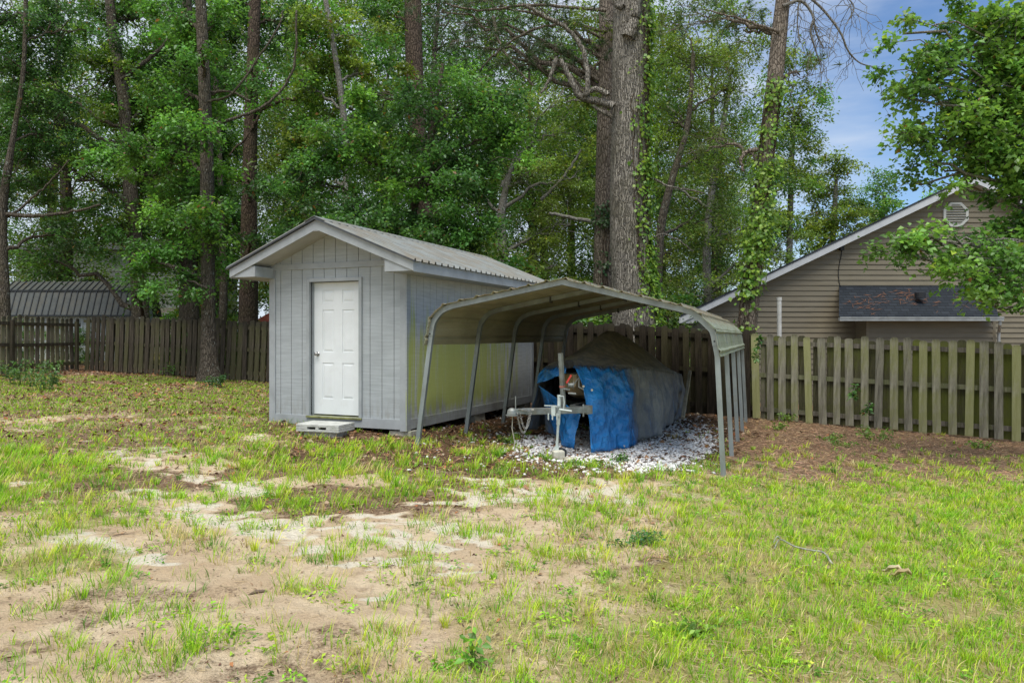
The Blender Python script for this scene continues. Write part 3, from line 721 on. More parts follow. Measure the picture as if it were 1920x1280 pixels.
# ------------------------------------------------------------------ the metal carport
def carport_frame():
    # front elevation of one hoop, metres from the left foot (a) and height above datum (z)
    L = [(0, .03), (.19, 1.395), (.225, 1.63), (.275, 1.735), (.345, 1.815), (.43, 1.86), (.53, 1.893)]
    Rr = [(3.44, 1.812), (3.54, 1.772), (3.63, 1.705), (3.72, 1.62), (3.785, 1.53), (3.83, 1.267), (3.90, -.16)]
    return L, Rr
def build_carport():
    th = math.atan2(-.334, .943)
    A = Vector((-1.25, 9.86, 0))
    root = thing('carport', 'low open metal carport with rounded eaves on five leaning tube hoops', 'carport', A, th)
    M = root_frame(root)
    gal = m_plain('galvanised_steel', (.29, .325, .325), .45, .35, .25, 5, .12, .5, stretch=(1, 1, .4), dirt=((.23, .22, .17), 6, .52, .75, .55))
    L, Rr = carport_frame(); peak = (1.987, 2.165)
    sp = 1.65
    def sq(path, w, d):
        """square tube swept through a path in the x-z plane of the hoop"""
        P = np.array(path); T = np.gradient(P, axis=0); T /= np.linalg.norm(T, axis=1)[:, None]
        N = np.stack([-T[:, 1], T[:, 0]], 1)
        V = []; n = len(P)
        for (x, z), (nx, nz) in zip(P, N):
            for s, q in ((-1, -1), (1, -1), (1, 1), (-1, 1)): V.append((x + nx * w / 2 * s, d * q / 2, z + nz * w / 2 * s))
        Fc = [[0, 1, 2, 3], [4 * n - 4 + k for k in (3, 2, 1, 0)]]
        for i in range(n - 1):
            for k in range(4): Fc.append([4 * i + k, 4 * i + (k + 1) % 4, 4 * i + 4 + (k + 1) % 4, 4 * i + 4 + k])
        return V, Fc
    bl = lambda pts, m: catmull([Vector((a, 0, z)) for a, z in pts], m)[:, [0, 2]]
    bl_ = bl(L[1:], 24); br = bl(Rr[:6], 24)
    top = np.vstack([bl_[2:], [peak], br[:-2]])
    rail_mid = None
    for k in range(5):
        # legs down to the ground
        wl = M @ Vector((0, k * sp, 0)); wr = M @ Vector((3.9, k * sp, 0))
        zl = g1(wl.x, wl.y) - .05; zrg = g1(wr.x, wr.y) - .05
        mb = MB(); V, Fc = sq([(0 + .19 * (zl - .03) / 1.365, zl), (.19, 1.395), tuple(bl_[5])], .057, .057); mb.add([(v[0], v[1] + k * sp, v[2]) for v in V], Fc); mb.build('leg', gal, root)
        mb = MB(); V, Fc = sq([tuple(br[-6]), (3.83, 1.267), (3.83 + .07 * (1.267 - zrg) / 1.427, zrg)], .057, .057); mb.add([(v[0], v[1] + k * sp, v[2]) for v in V], Fc); mb.build('leg', gal, root)
        mb = MB(); V, Fc = sq(top, .068, .068); mb.add([(v[0], v[1] + k * sp, v[2]) for v in V], Fc); mb.build('rafter', gal, root)
    # bolts on the front legs
    bm_ = m_plain('dark_bolt', (.04, .04, .045), .5, .5)
    for (a, z) in ((.199, 1.53), (3.80, 1.44)):
        mb = MB(); mb.tube([(a, -.036, z), (a, -.028, z)], [.011, .011], 8); mb.build('bolt', bm_, root)
    # roof sheeting: ribs run the length of the carport
    path = np.vstack([bl_, [(.9, 1.93 + .045)], [peak], [(2.9, 1.955)], br])
    path = np.vstack([[(.165, 1.37)], bl_[1:], [peak], br[:-1], [(3.845, 1.255)]])
    seg = np.linalg.norm(np.diff(path, axis=0), axis=1); s = np.concatenate([[0], np.cumsum(seg)]); tot = s[-1]
    m = 260; ss = np.linspace(0, tot, m); P = np.stack([np.interp(ss, s, path[:, 0]), np.interp(ss, s, path[:, 1])], 1)
    Ps = P.copy()
    for _ in range(3): Ps[1:-1] = (Ps[:-2] + Ps[1:-1] * 2 + Ps[2:]) / 4
    T = np.gradient(Ps, axis=0); T /= np.linalg.norm(T, axis=1)[:, None]; N = np.stack([-T[:, 1], T[:, 0]], 1)
    ph = (ss % .235) / .235
    rib = .026 * np.clip(1 - np.abs(ph - .5) * 9, 0, 1) ** .7 + .006 * np.clip(1 - np.abs(((ph * 2) % 1) - .0) * 9, 0, 1)
    O = Ps + N * (.040 + rib)[:, None]
    ys = np.array([-.10, -.06, .5, 1.2, 2, 3, 4, 5, 6, 6.70, 6.72]); V = []
    for thk in (0, -.004):
        Q = O + N * thk
        for y in ys:
            for i, (a, z) in enumerate(Q): V.append((a, y, z + .004 * math.sin(i * .4 + y * 3)))
    K = len(ys); Fc = []
    for q in range(2):
        for r_ in range(K - 1):
            for i in range(m - 1):
                b = q * K * m + r_ * m + i; Fc.append((b, b + 1, b + m + 1, b + m))
    for i in range(m - 1):
        for r_ in (0, K - 1): b = r_ * m + i; Fc.append((b, b + 1, b + 1 + K * m, b + K * m))
    for r_ in range(K - 1):
        for i in (0, m - 1): b = r_ * m + i; Fc.append((b, b + m, b + m + K * m, b + K * m))
    n = NT('carport_sheet'); 
    f = n.noise(n.map((1, .35, 1)), 4, 6, .65); f2 = n.noise(n.map((1, 6, .6)), 3, 5, .7); f3 = n.noise(n.map(), 26, 4, .7)
    x, y, z = n.sep(n.co.outputs['Object'])[:3]
    col = n.mix(n.mr(f, .35, .7), (.40, .42, .35), (.29, .31, .24))
    col = n.mix(n.math('MULTIPLY', n.mr(f2, .40, .60), .85), col, (.17, .215, .08))
    col = n.mix(n.math('MULTIPLY', n.mr(z, 1.60, 1.80), n.math('MULTIPLY', n.mr(f3, .38, .60), .85)), col, (.24, .14, .075))
    geo = n.n('ShaderNodeNewGeometry'); 
    under_ = n.mix(n.mr(f, .3, .7), (.40, .37, .31), (.29, .265, .215))
    nz = n.sep(geo.outputs['True Normal'])[2]
    mat = n.done(n.bsdf(col, .5, .1, n.bump(f3, .15, .004), .4))
    n2 = NT('carport_underside'); f = n2.noise(n2.map((1, .35, 1)), 4, 6, .65)
    mat2 = n2.done(n2.bsdf(n2.mix(n2.mr(f, .3, .7), (.47, .44, .30), (.33, .31, .21)), .6, .1, None, .3))
    # three lapped sheets: the vaulted roof and a side panel tucked under each edge
    i0 = int(np.searchsorted(ss, .30)); i1 = int(np.searchsorted(ss, tot - .33))
    for nm, a0, a1, inset in (('roof_sheet', i0, i1, 0.), ('side_panel', 0, i0 + 5, .009), ('side_panel', i1 - 5, m - 1, .009)):
        V = []; mm = a1 - a0 + 1
        for thk in (0, -.004):
            Q = (O + N * (thk - inset))[a0:a1 + 1]
            for y in ys:
                for i, (a, z) in enumerate(Q): V.append((a, y, z + .004 * math.sin((i + a0) * .4 + y * 3)))
        Fc = []
        for q in range(2):
            for r_ in range(K - 1):
                for i in range(mm - 1): b = q * K * mm + r_ * mm + i; Fc.append((b, b + 1, b + mm + 1, b + mm))
        for i in range(mm - 1):
            for r_ in (0, K - 1): b = r_ * mm + i; Fc.append((b, b + 1, b + 1 + K * mm, b + K * mm))
        for r_ in range(K - 1):
            for i in (0, mm - 1): b = r_ * mm + i; Fc.append((b, b + mm, b + mm + K * mm, b + K * mm))
        ro = mesh_obj(nm, np.array(V), Fc, mat, root, False); ro.data.materials.append(mat2)
        half = (K - 1) * (mm - 1)
        for i, pl in enumerate(ro.data.polygons):
            if half <= i < 2 * half: pl.material_index = 1
    # sheet laps seen from below: thin dark battens along the length
    # fallen pine needles caught on the roof
    rs = np.random.RandomState(3)
    Vn = []; Fn = []; Cn = []
    for i in range(2600):
        k = int(rs.beta(1.2, 1.2) * (m - 1)); 
        if not (18 < k < m - 14): continue
        yv = rs.rand() * 6.6; a = rs.rand() * PI; l = .04 + .06 * rs.rand(); p0 = np.array([O[k][0], yv, O[k][1] + .006 + .01 * rs.rand()])
        t3 = np.array([T[k][0], 0, T[k][1]]); d = t3 * math.cos(a) + np.array([0, math.sin(a), 0]); sd = np.array([0, 1, 0]) * math.cos(a) - t3 * math.sin(a)
        b = len(Vn); w = .006
        Vn += [p0 - d * l, p0 + sd * w, p0 + d * l, p0 - sd * w]; Fn.append((b, b + 1, b + 2, b + 3))
    M3 = np.array(M); Vn = np.array(Vn) @ M3[:3, :3].T + M3[:3, 3]
    o = mesh_obj('pine_straw', Vn, Fn, m_plain('needle_brown', (.26, .15, .075), .9, 0, .5, 30), None)
    tag(o, 'brown pine needles caught on top of the carport roof', 'pine straw', kind='stuff')
    # gable ties on the rafters
    cm = m_plain('clip_dark', (.05, .05, .05), .6)
    for k in range(1, 5):
        for a in (1.35, 2.45):
            z = 1.893 + (2.165 - 1.893) * (a - .53) / 1.457 if a < 1.987 else 2.165 - (2.165 - 1.812) * (a - 1.987) / 1.453
            mb = MB(); mb.box(a - .014, a + .014, k * sp - .04, k * sp + .04, z - .06, z + .03); mb.build('clip', cm, root)
# ------------------------------------------------------------------ boat, trailer and tarp
def build_boat():
    th = math.atan2(-.334, .943)
    B = Vector((.77, 10.06, 0)); zb = g1(B.x, B.y)
    BM = Matrix.Translation(B) @ Matrix.Rotation(th, 4, 'Z')
    inv = BM.inverted()
    def W(l, t, z): return BM @ Vector((l, t, z))
    def gl(l, t): w = BM @ Vector((l, t, 0)); return g1(w.x, w.y)
    # --- tarp
    ts = np.concatenate([np.linspace(.12, 2.0, 46), np.linspace(2.05, 5.4, 54)])
    hw = np.interp(ts, [.12, .4, .9, 1.75, 5.4], [.03, .32, .59, .86, .85])
    g = np.interp(ts, [.12, .9, 1.8, 5.4], [1.11, 1.07, 1.0, .75])
    r = catmull([Vector((t, 0, z)) for t, z in ((.12, 1.13), (1.1, 1.34), (2.3, 1.58), (3.4, 1.53), (4.4, 1.40), (5.4, 1.08))], 400)
    r = np.interp(ts, r[:, 0], r[:, 2])
    m = 34; V = []; Fc = []
    us = np.linspace(-1, 1, m)
    for t, w, gg, rr in zip(ts, hw, g, r):
        for u in us:
            k = abs(u); z = rr + (gg - rr) * k ** (1.0 + .3 * float(S(1.8, 4, t))) - .03 * math.sin(PI * k) * min(1, t / 1.5)
            if k > .93: z -= (k - .93) ** 2 * 4
            V.append((u * w, t, z))
    n = len(ts)
    for i in range(n - 1):
        for j in range(m - 1): b = i * m + j; Fc.append((b, b + 1, b + m + 1, b + m))
    V = np.array(V)
    wr = (fbm(V[:, 0] * 2.5 + V[:, 1] * 1.1, V[:, 1] * 1.6, 4, 4) - .5) * .05 * np.clip(1 - np.abs(V[:, 0] / .95) ** 6, 0, 1)
    # creases radiating from the ridge peak
    an = np.arctan2(V[:, 1] - 2.3, V[:, 0] + 1e-6); wr += .018 * np.sin(an * 9) * np.clip(np.hypot(V[:, 0], V[:, 1] - 2.3), 0, 1.2)
    ed = np.clip(1 - np.abs(V[:, 0]) / np.maximum(np.repeat(hw, m), .05), 0, 1)
    V[:, 2] += wr * np.clip(ed * 5, 0, 1)
    base = len(V)
    parts_V = [V]; parts_F = list(Fc)
    def skirt(top, mid, bot, side, seed, rows=22, fold=1.0):
        nonlocal base
        top, mid, bot = map(np.asarray, (top, mid, bot)); n = len(top)
        v = np.linspace(0, 1, rows)[None, :, None]
        c = 2 * mid - .5 * (top + bot)
        Q = top[:, None] * (1 - v) ** 2 + 2 * c[:, None] * v * (1 - v) + bot[:, None] * v ** 2
        tg = np.gradient(top, axis=0); tg[:, 2] = 0; tg /= np.linalg.norm(tg, axis=1)[:, None] + 1e-9
        nr = np.stack([tg[:, 1], -tg[:, 0], 0 * tg[:, 0]], 1) * side
        arc = np.concatenate([[0], np.cumsum(np.linalg.norm(np.diff(top + bot, axis=0), axis=1))]) / 2
        A = np.repeat(arc[:, None], rows, 1); VV = np.repeat(np.linspace(0, 1, rows)[None], n, 0)
        d = fold * ((fbm(A * 4.2 + VV * .5, VV * .9 + A * .2, seed, 3) - .5) * .26 + (fbm(A * 7, VV * 6, seed + 5, 3) - .5) * .045)
        d = d * np.clip(VV * 3, .0, 1)
        Q = Q + nr[:, None, :] * d[:, :, None]
        parts_V.append(Q.reshape(-1, 3))
        for i in range(n - 1):
            for j in range(rows - 1): b = base + i * rows + j; parts_F.append((b, b + rows, b + rows + 1, b + 1))
        base += n * rows
    # right-hand skirt from the bow opening to the stern
    tz = lambda t: np.interp(ts, *t)
    top = np.stack([hw, ts, g - .006], 1)
    kt = [.12, .38, .95, 1.8, 3.5, 5.4]
    bl = np.interp(ts, kt, [.36, .55, .75, .95, .93, .88]); bt = np.interp(ts, kt, [-.19, .33, .83, 1.7, 3.5, 5.4])
    zg = np.array([gl(a, b) for a, b in zip(bl, bt)]) + np.interp(ts, [.12, .9, 1.05, 1.7, 3, 5.4], [.03, .02, .08, .10, .12, .16])
    bot = np.stack([bl, bt, zg], 1)
    mid = (top + bot) / 2; mid[:, 0] += .03
    q = np.clip(1 - (ts - .12) / .35, 0, 1)[:, None]
    mid = mid * (1 - q) + q * np.array([[.275, -.07, .58]])
    skirt(top, mid, bot, 1, 11)
    # left: short upper flap folded back, then the side
    tl = np.stack([-hw, ts, g - .006], 1)
    k2 = ts < .95
    P1 = np.array(inv @ at(1062, 699, 10.15)); P2 = np.array(inv @ at(1006, 719, 10.85))
    u = ((ts[k2] - .12) / .83)[:, None]
    b1 = P1 * (1 - u) + P2 * u; b1[:, 2] += .0
    skirt(tl[k2], (tl[k2] + b1) / 2 - np.array([[.03, .03, 0]]), b1, -1, 23, 12, .5)
    k3 = ts >= .90
    zl = np.array([gl(-.9, t) for t in ts[k3]]) + .1
    b3 = np.stack([np.full(k3.sum(), -.9), ts[k3], zl], 1)
    skirt(tl[k3], (tl[k3] + b3) / 2, b3, -1, 31)
    # lower left flap hanging beside the tongue
    c4 = [np.array(inv @ at(*p)) for p in ((1010, 722, 10.95), (1089, 777, 10.2), (1071, 842, 10.12), (1027, 807, 11.3))]
    u = np.linspace(0, 1, 24)[:, None]
    t4 = c4[0] * (1 - u) + c4[1] * u; b4 = c4[3] * (1 - u) + c4[2] * u
    skirt(t4, (t4 + b4) / 2, b4, -1, 47, 20, .7)
    # stern closing sheet
    e = np.array([V[(n - 1) * m + j] for j in range(m)]); eb = e.copy(); eb[:, 1] += .06; eb[:, 2] = [gl(a, 5.4) + .16 for a in eb[:, 0]]
    skirt(e, (e + eb) / 2, eb, 1, 53, 10, .4)
    V = np.concatenate(parts_V)
    root = thing('tarp', 'blue plastic tarp with brown dirt on top draped over the boat', 'tarp', B + Vector((0, 0, zb)), th)
    Mz = np.array(BM); Vw = V @ Mz[:3, :3].T + Mz[:3, 3]
    nt = NT('blue_tarp'); x, y, z = nt.sep(nt.co.outputs['Object'])[:3]
    f = nt.noise(nt.map((1, .6, 1)), 3.5, 6, .65); f2 = nt.noise(nt.map((3, 3, .6)), 3, 5, .7); f3 = nt.noise(nt.map(), 40, 3, .6)
    blue = nt.mix(nt.mr(f, .3, .7), (.010, .145, .43), (.026, .24, .60))
    dirt = nt.mix(nt.mr(f, .35, .65), (.17, .165, .138), (.27, .262, .22)); dirt = nt.mix(nt.math('MULTIPLY', nt.mr(f2, .45, .62), .6), dirt, (.07, .085, .12))
    gz = nt.math('ADD', z, nt.math('MULTIPLY', y, .085))          # height above the gunwale line as it drops to the stern
    k = nt.mr(nt.math('ADD', gz, nt.math('MULTIPLY', nt.math('SUBTRACT', f2, .5), .30)), 1.10, 1.17)
    side = nt.math('MULTIPLY', nt.mr(nt.math('ADD', y, nt.math('MULTIPLY', nt.math('SUBTRACT', f2, .5), .9)), .72, 1.05), .92)   # weathered grey towards the stern
    side = nt.math('MULTIPLY', side, nt.mr(nt.noise(nt.map((2, 5, .15)), 3, 4, .6), .30, .42, .72, 1))
    k = nt.math('MAXIMUM', k, side)
    col = nt.mix(k, blue, dirt)
    wv = nt.n('ShaderNodeVectorMath', operation='MULTIPLY_ADD'); nt.l(nt.noise(nt.map(), 4, 3, .5, 'Color'), wv.inputs[0]); wv.inputs[1].default_value = (.25, .25, .25); nt.l(nt.map((1, 1, 1.25)), wv.inputs[2]); vb = nt.vor(wv.outputs[0], 5, 'F1'); vb2 = nt.noise(nt.map((1, 1, .7), loc=(3, 5, 1)), 5, 3, .5)
    hb = nt.math('MULTIPLY', nt.math('ADD', vb, nt.math('MULTIPLY', vb2, 1.3)), nt.math('SUBTRACT', 1.0, nt.math('MULTIPLY', k, .82)))
    nb = nt.bump(hb, 1.0, .055); nb = nt.bump(nt.noise(wv.outputs[0], 17, 3, .55), .55, .014, nb); nb = nt.bump(f3, .12, .003, nb)
    rough = nt.math('ADD', .24, nt.math('MULTIPLY', k, .5))
    mat = nt.done(nt.bsdf(col, rough, 0, nb, .55))
    o = mesh_obj('sheet', Vw, parts_F, mat, root, True, smooth=True)
    sm = o.modifiers.new('thick', 'SOLIDIFY'); sm.thickness = .003
    # grommets along the hem
    gm_ = m_plain('brass_grommet', (.6, .58, .5), .35, .6)
    for px, py, Y in ((1110, 851, 9.74), (1170, 836, 10.4), (1094, 724, 10.0), (1094, 772, 9.95), (1110, 731, 10.05)):
        c = at(px, py, Y - .03); d = Vector((-.2, -1, 0)).normalized() * .006
        mb = MB(); mb.tube([c - d, c + d], [.016, .016], 12); mb.build('grommet', gm_, root, True)
    # --- boat hull
    tan = m_plain('tan_hull', (.42, .31, .17), .45, 0, .2, 3, .05)
    boat = thing('boat', 'tan hulled small boat on a trailer hidden beneath the blue tarp', 'boat', B + Vector((0, 0, zb)), th)
    st = [(.30, .03, .98, .80), (.55, .26, .97, .66), (1.0, .46, .95, .58), (1.8, .66, .9, .54), (3.4, .72, .78, .50), (5.1, .70, .66, .46)]
    V = []; Fc = []
    for t, w, zg_, zk in st:
        for q in np.linspace(-1, 1, 13): V.append((w * np.sign(q) * abs(q) ** .6, t, zk + (zg_ - zk) * abs(q) ** 2.2))
    for i in range(len(st) - 1):
        for j in range(12): b = i * 13 + j; Fc.append((b, b + 13, b + 14, b + 1))
    Fc.append([5 * 13 + j for j in range(13)]); Fc.append([j for j in range(13)][::-1])
    # foredeck
    dk = len(V)
    for t, w, zg_, zk in st: V += [(-w * .98, t, zg_ - .03), (w * .98, t, zg_ - .03)]
    for i in range(len(st) - 1): Fc.append((dk + 2 * i, dk + 2 * i + 1, dk + 2 * i + 3, dk + 2 * i + 2))
    Vw = np.array(V) @ Mz[:3, :3].T + Mz[:3, 3]
    mesh_obj('hull', Vw, Fc, tan, boat, True, smooth=False)
    mb = MB(); mb.tube([W(*p) for p in ((-.70, 5.1, .67), (-.72, 3.4, .79), (-.66, 1.8, .91), (-.46, 1.0, .96), (-.26, .55, .98), (0, .28, .99), (.26, .55, .98), (.46, 1., .96), (.66, 1.8, .91), (.72, 3.4, .79), (.70, 5.1, .67))], .018, 8)
    mb.build('rub_rail', m_plain('dark_rubber', (.03, .03, .03), .7), boat, True, smooth=True)
    # --- trailer
    gal = m_plain('trailer_steel', (.24, .26, .25), .5, .4, .35, 7, .15, .5, dirt=((.20, .17, .12), 9, .5, .72, .7))
    cop = at(960, 772, 9.05); hin = at(1100, 768, 9.62)
    tr = thing('boat_trailer', 'galvanised boat trailer with its square tongue swung out on a hinge', 'trailer', Vector((hin.x, hin.y, g1(hin.x, hin.y))), th)
    mb = MB(); a = cop + (hin - cop) * .16; mb.beam(a, hin, .078, .078); tongue = mb.build('tongue', gal, tr, True, bevel=.006)
    mb = MB(); mb.beam(hin + Vector((-.03, -.0, 0)), hin + Vector((.05, .06, 0)), .10, .11)
    mb.tube([hin + Vector((-.05, -.075, -.08)), hin + Vector((-.05, -.075, .08))], .012, 8); mb.build('hinge', gal, tr, True, bevel=.004)
    mb = MB(); e1 = W(0.02, .1, .52); e2 = W(0, 4.8, .42); mb.beam(hin, e1, .075, .075); mb.beam(e1, e2, .08, .09)
    for s in (-1, 1): mb.beam(W(.05 * s, .9, .46), W(.62 * s, 2.2, .42), .05, .07); mb.beam(W(.62 * s, 2.2, .42), W(.62 * s, 5.0, .40), .05, .08)
    mb.beam(W(-.8, 3.6, .3), W(.8, 3.6, .3), .06, .06); mb.build('frame_rail', gal, tr, True)
    for s in (-1, 1):
        c = W(.76 * s, 3.6, gl(.76 * s, 3.6) + .28); ax = (W(1, 0, 0) - W(0, 0, 0))
        mb = MB(); mb.tube([c - ax * .09, c - ax * .085, c - ax * .05, c + ax * .05, c + ax * .085, c + ax * .09], [.19, .25, .28, .28, .25, .19], 24)
        wh = mb.build('wheel', m_plain('tyre_rubber', (.02, .02, .02), .85), tr, True)
        mb = MB(); mb.tube([c - ax * .095, c + ax * .095], [.16, .16], 20); mb.build('rim', gal, wh, True)
    # coupler
    ud = (hin - cop).normalized(); up = Vector((0, 0, 1))
    mb = MB(); mb.tube([cop + up * -.035 + ud * -.0, cop + up * -.02, cop + up * .02, cop + up * .042, cop + up * .052], [.060, .062, .055, .035, .008], 18)
    mb.beam(cop + ud * .02 + up * .005, a + ud * .1 + up * .005, .085, .062); mb.tube([cop - up * .046, cop - up * .034], [.078, .078], 18)
    cpl = mb.build('coupler', gal, tr, True, bevel=.003)
    mb = MB(); mb.beam(cop + ud * .05 + up * .03, cop + ud * .05 + up * .19, .028, .012, (1, 0, 0)); mb.build('latch_lever', gal, cpl, True)
    # safety chain: torus links hung in a catenary
    mb = MB()
    def link(c, d, s):
        d = Vector(d).normalized(); q = d.cross(Vector((0, 1, 0)) if s else Vector((.7, .7, .1))).normalized()
        pts = [c + d * (.016 * math.cos(t)) + q * (.0095 * math.sin(t)) for t in np.linspace(0, 2 * PI, 11)]
        mb.tube(pts, .0036, 5, False)
    def chain(p, q, sag, nlk):
        for i in range(nlk):
            t = (i + .5) / nlk; f_ = lambda t: p.lerp(q, t) - up * (4 * sag * t * (1 - t))
            link(f_(t), f_(t + .02) - f_(t - .02), i % 2)
    oy = Vector((0, -.06, 0))
    chain(cop + ud * .09 + oy + up * .04, cop + ud * .30 + oy + up * .03, .02, 9)
    chain(cop + ud * .07 + oy, cop + ud * .25 + oy, .25, 22); chain(cop + ud * .11 + oy, cop + ud * .27 + oy * 1.2, .20, 18)
    mb.build('safety_chain', m_plain('chain_steel', (.42, .41, .38), .4, .6, .3, 30), tr, True)
    mb = MB(); mb.tube([cop + ud * .01 - up * .04, cop + ud * .0 - up * .2, cop + ud * .035 - up * .36, cop + ud * .03 - up * .47], .006, 6)
    mb.build('wire', m_plain('pale_cable', (.5, .47, .38), .7), tr, True)
    # jack
    foot = gp(1047, 862); jt = at(1049, 738, foot.y + .02); jx = Vector((foot.x, foot.y, 0))
    jz = lambda py: at(1048, py, foot.y).z
    P = lambda px, py: at(px, py, foot.y + .0)
    zinc = m_plain('zinc_steel', (.55, .61, .59), .4, .2, .2, 9, .06)
    mb = MB(); mb.tube([P(1048, 740), P(1048.5, 752), P(1047.8, 776)], .022, 14); mb.tube([P(1047.8, 776), P(1046.5, 796)], .023, 14); mb.tube([P(1046.5, 796), P(1044, 838)], .0165, 14)
    jack = mb.build('jack', zinc, tr, True, smooth=False)
    mb = MB(); mb.tube([P(1044, 836), P(1043.6, 846)], .028, 4); mb.beam(P(1043.6, 838), P(1044, 851), .05, .05); mb.build('fork', zinc, jack, True)
    c = P(1053, 850) + Vector((0, .03, 0)); ax = Vector((.55, -.84, 0))
    mb = MB(); mb.tube([c - ax * .03, c - ax * .022, c + ax * .022, c + ax * .03], [.05, .068, .068, .05], 18); mb.build('wheel', m_plain('jack_wheel', (.03, .032, .035), .6), jack, True)
    mb = MB(); k0 = P(1048.5, 742); mb.tube([k0 + Vector((0, -.02, 0)), k0 + Vector((.05, -.06, 0)), k0 + Vector((.058, -.06, -.08)), k0 + Vector((.05, -.06, -.15))], .008, 6); mb.build('crank', zinc, jack, True)
    mb = MB()
    br = at(1037, 769, 9.13)
    mb.beam(br + Vector((0, -.05, -.06)), br + Vector((0, -.05, .06)), .05, .01, (0, 1, 0)); mb.beam(br + Vector((0, -.05, .052)), P(1049, 762), .03, .02); mb.beam(br + Vector((0, -.05, -.052)), P(1049, 779), .03, .02)
    for dx in (-.06, -.01, .045):
        mb.tube([br + Vector((dx, -.05, -.11)), br + Vector((dx, -.05, -.03))], .009, 6)
    mb.tube([br + Vector((-.11, -.05, .062)), br + Vector((.04, -.05, .058))], .007, 6); mb.tube([br + Vector((.07, -.09, .02)), br + Vector((.22, -.10, .0))], .012, 8)
    mb.build('jack_bracket', zinc, tr, True)
    # winch post
    b0 = at(1057, 768, 9.55); t0 = at(1051, 662, 9.5)
    mb = MB(); mb.beam(b0, t0, .05, .05); post = mb.build('winch_post', gal, tr, True, bevel=.005)
    mb = MB(); q = b0.lerp(t0, .42); mb.beam(q - up * .011, q + up * .011, .07, .07, (0, 1, 0)); 
    mb = MB(); mb.beam(b0.lerp(t0, .395), b0.lerp(t0, .43), .055, .055); mb.build('band', m_plain('faded_red', (.45, .16, .12), .6), post, True)
    q = at(1070, 722, 9.5); mb = MB(); mb.tube([q + Vector((-.03, 0, 0)), q + Vector((.03, 0, 0))], [.03, .03], 16); mb.tube([q + Vector((-.035, 0, 0)), q + Vector((-.03, 0, 0))], .055, 20); mb.tube([q + Vector((.03, 0, 0)), q + Vector((.035, 0, 0))], .055, 20)
    mb.beam(at(1056, 728, 9.5), at(1068, 730, 9.5), .05, .02); mb.tube([q + Vector((.03, -.03, 0)), q + Vector((.1, -.05, .1)), q + Vector((.1, -.05, -.02)), q + Vector((.16, -.05, -.05))], .009, 6)
    mb.tube([at(1066, 737, 9.46), at(1080, 738, 9.42)], .014, 8)
    w_ = mb.build('winch', gal, tr, True)
    mb = MB(); mb.beam(at(1062, 718, 9.44), at(1071, 703, 9.5), .022, .012, (0, 1, 0)); mb.build('strap', m_plain('red_strap', (.50, .04, .03), .7), w_, True)
    mb = MB(); mb.beam(at(1062, 684, 9.7), at(1072, 681, 9.75), .10, .10); mb.build('bow_stop', m_plain('black_rubber', (.015, .015, .015), .7), post, True, bevel=.02)
    # concrete pad below the jack
    con = m_plain('pad_concrete', (.62, .60, .50), .95, 0, .25, 9, .9, .1)
    f = gp(1055, 864); t = thing('concrete_pad', 'broken concrete slab propped under the trailer jack', 'concrete slab', f, R(15))
    mb = MB(); mb.prism([(-.11, -.05), (.05, -.07), (.16, -.03), (.20, .08), (.02, .13), (-.12, .10)], 2, -.03, .025); mb.prism([(-.13, -.05), (.01, -.06), (.02, .06), (-.12, .07)], 2, .024, .12); mb.build('slab', con, t, bevel=.012)
    # pale timber post leaning on the tarp
    a, b = W(1.09, 3.55, .08), W(1.03, 5.25, .80)
    t = thing('wooden_post', 'pale wooden batten slanting against the right rear side of the tarp', 'post', a)
    mb = MB(); mb.beam(a, b, .06, .075); mb.build('post', m_plain('pale_timber', (.42, .38, .28), .85, 0, .3, 6, .5, .1, (1, 1, .2)), t, True, bevel=.006)

# ------------------------------------------------------------------ fences
def m_fence(name, base, moss, amt=.8, hi=1.0):
    n = NT(name); oi = n.n('ShaderNodeObjectInfo')
    v = n.map((1, 1, .09)); f = n.noise(v, 22, 6, .65); f2 = n.noise(n.map((1, 1, .5)), 3.2, 5, .65); f3 = n.noise(n.map(), 60, 3, .7)
    col = n.mix(n.mr(f, .3, .7), mul(base, .48), mul(base, 1.28))
    z = n.sep(n.co.outputs['Object'])[2]
    rnd = n.math('MULTIPLY', n.math('SUBTRACT', oi.outputs['Random'], .5), .28)
    k = n.math('ADD', f2, rnd)
    k = n.math('MULTIPLY', n.mr(k, .36, .62), amt)
    col = n.mix(k, col, moss)
    col = n.mix(n.math('MULTIPLY', n.mr(z, hi - .16, hi + .02), n.mr(f3, .25, .6, .3, .85)), col, (.05, .046, .036))
    b = n.math('ADD', .70, n.math('MULTIPLY', oi.outputs['Random'], .55))
    hs = n.n('ShaderNodeHueSaturation'); n.l(col, hs.inputs['Color']); n.l(b, hs.inputs['Value'])
    return n.done(n.bsdf(hs.outputs[0], .92, 0, n.bump(n.math('ADD', f, n.math('MULTIPLY', f3, .3)), .8, .012), .1))
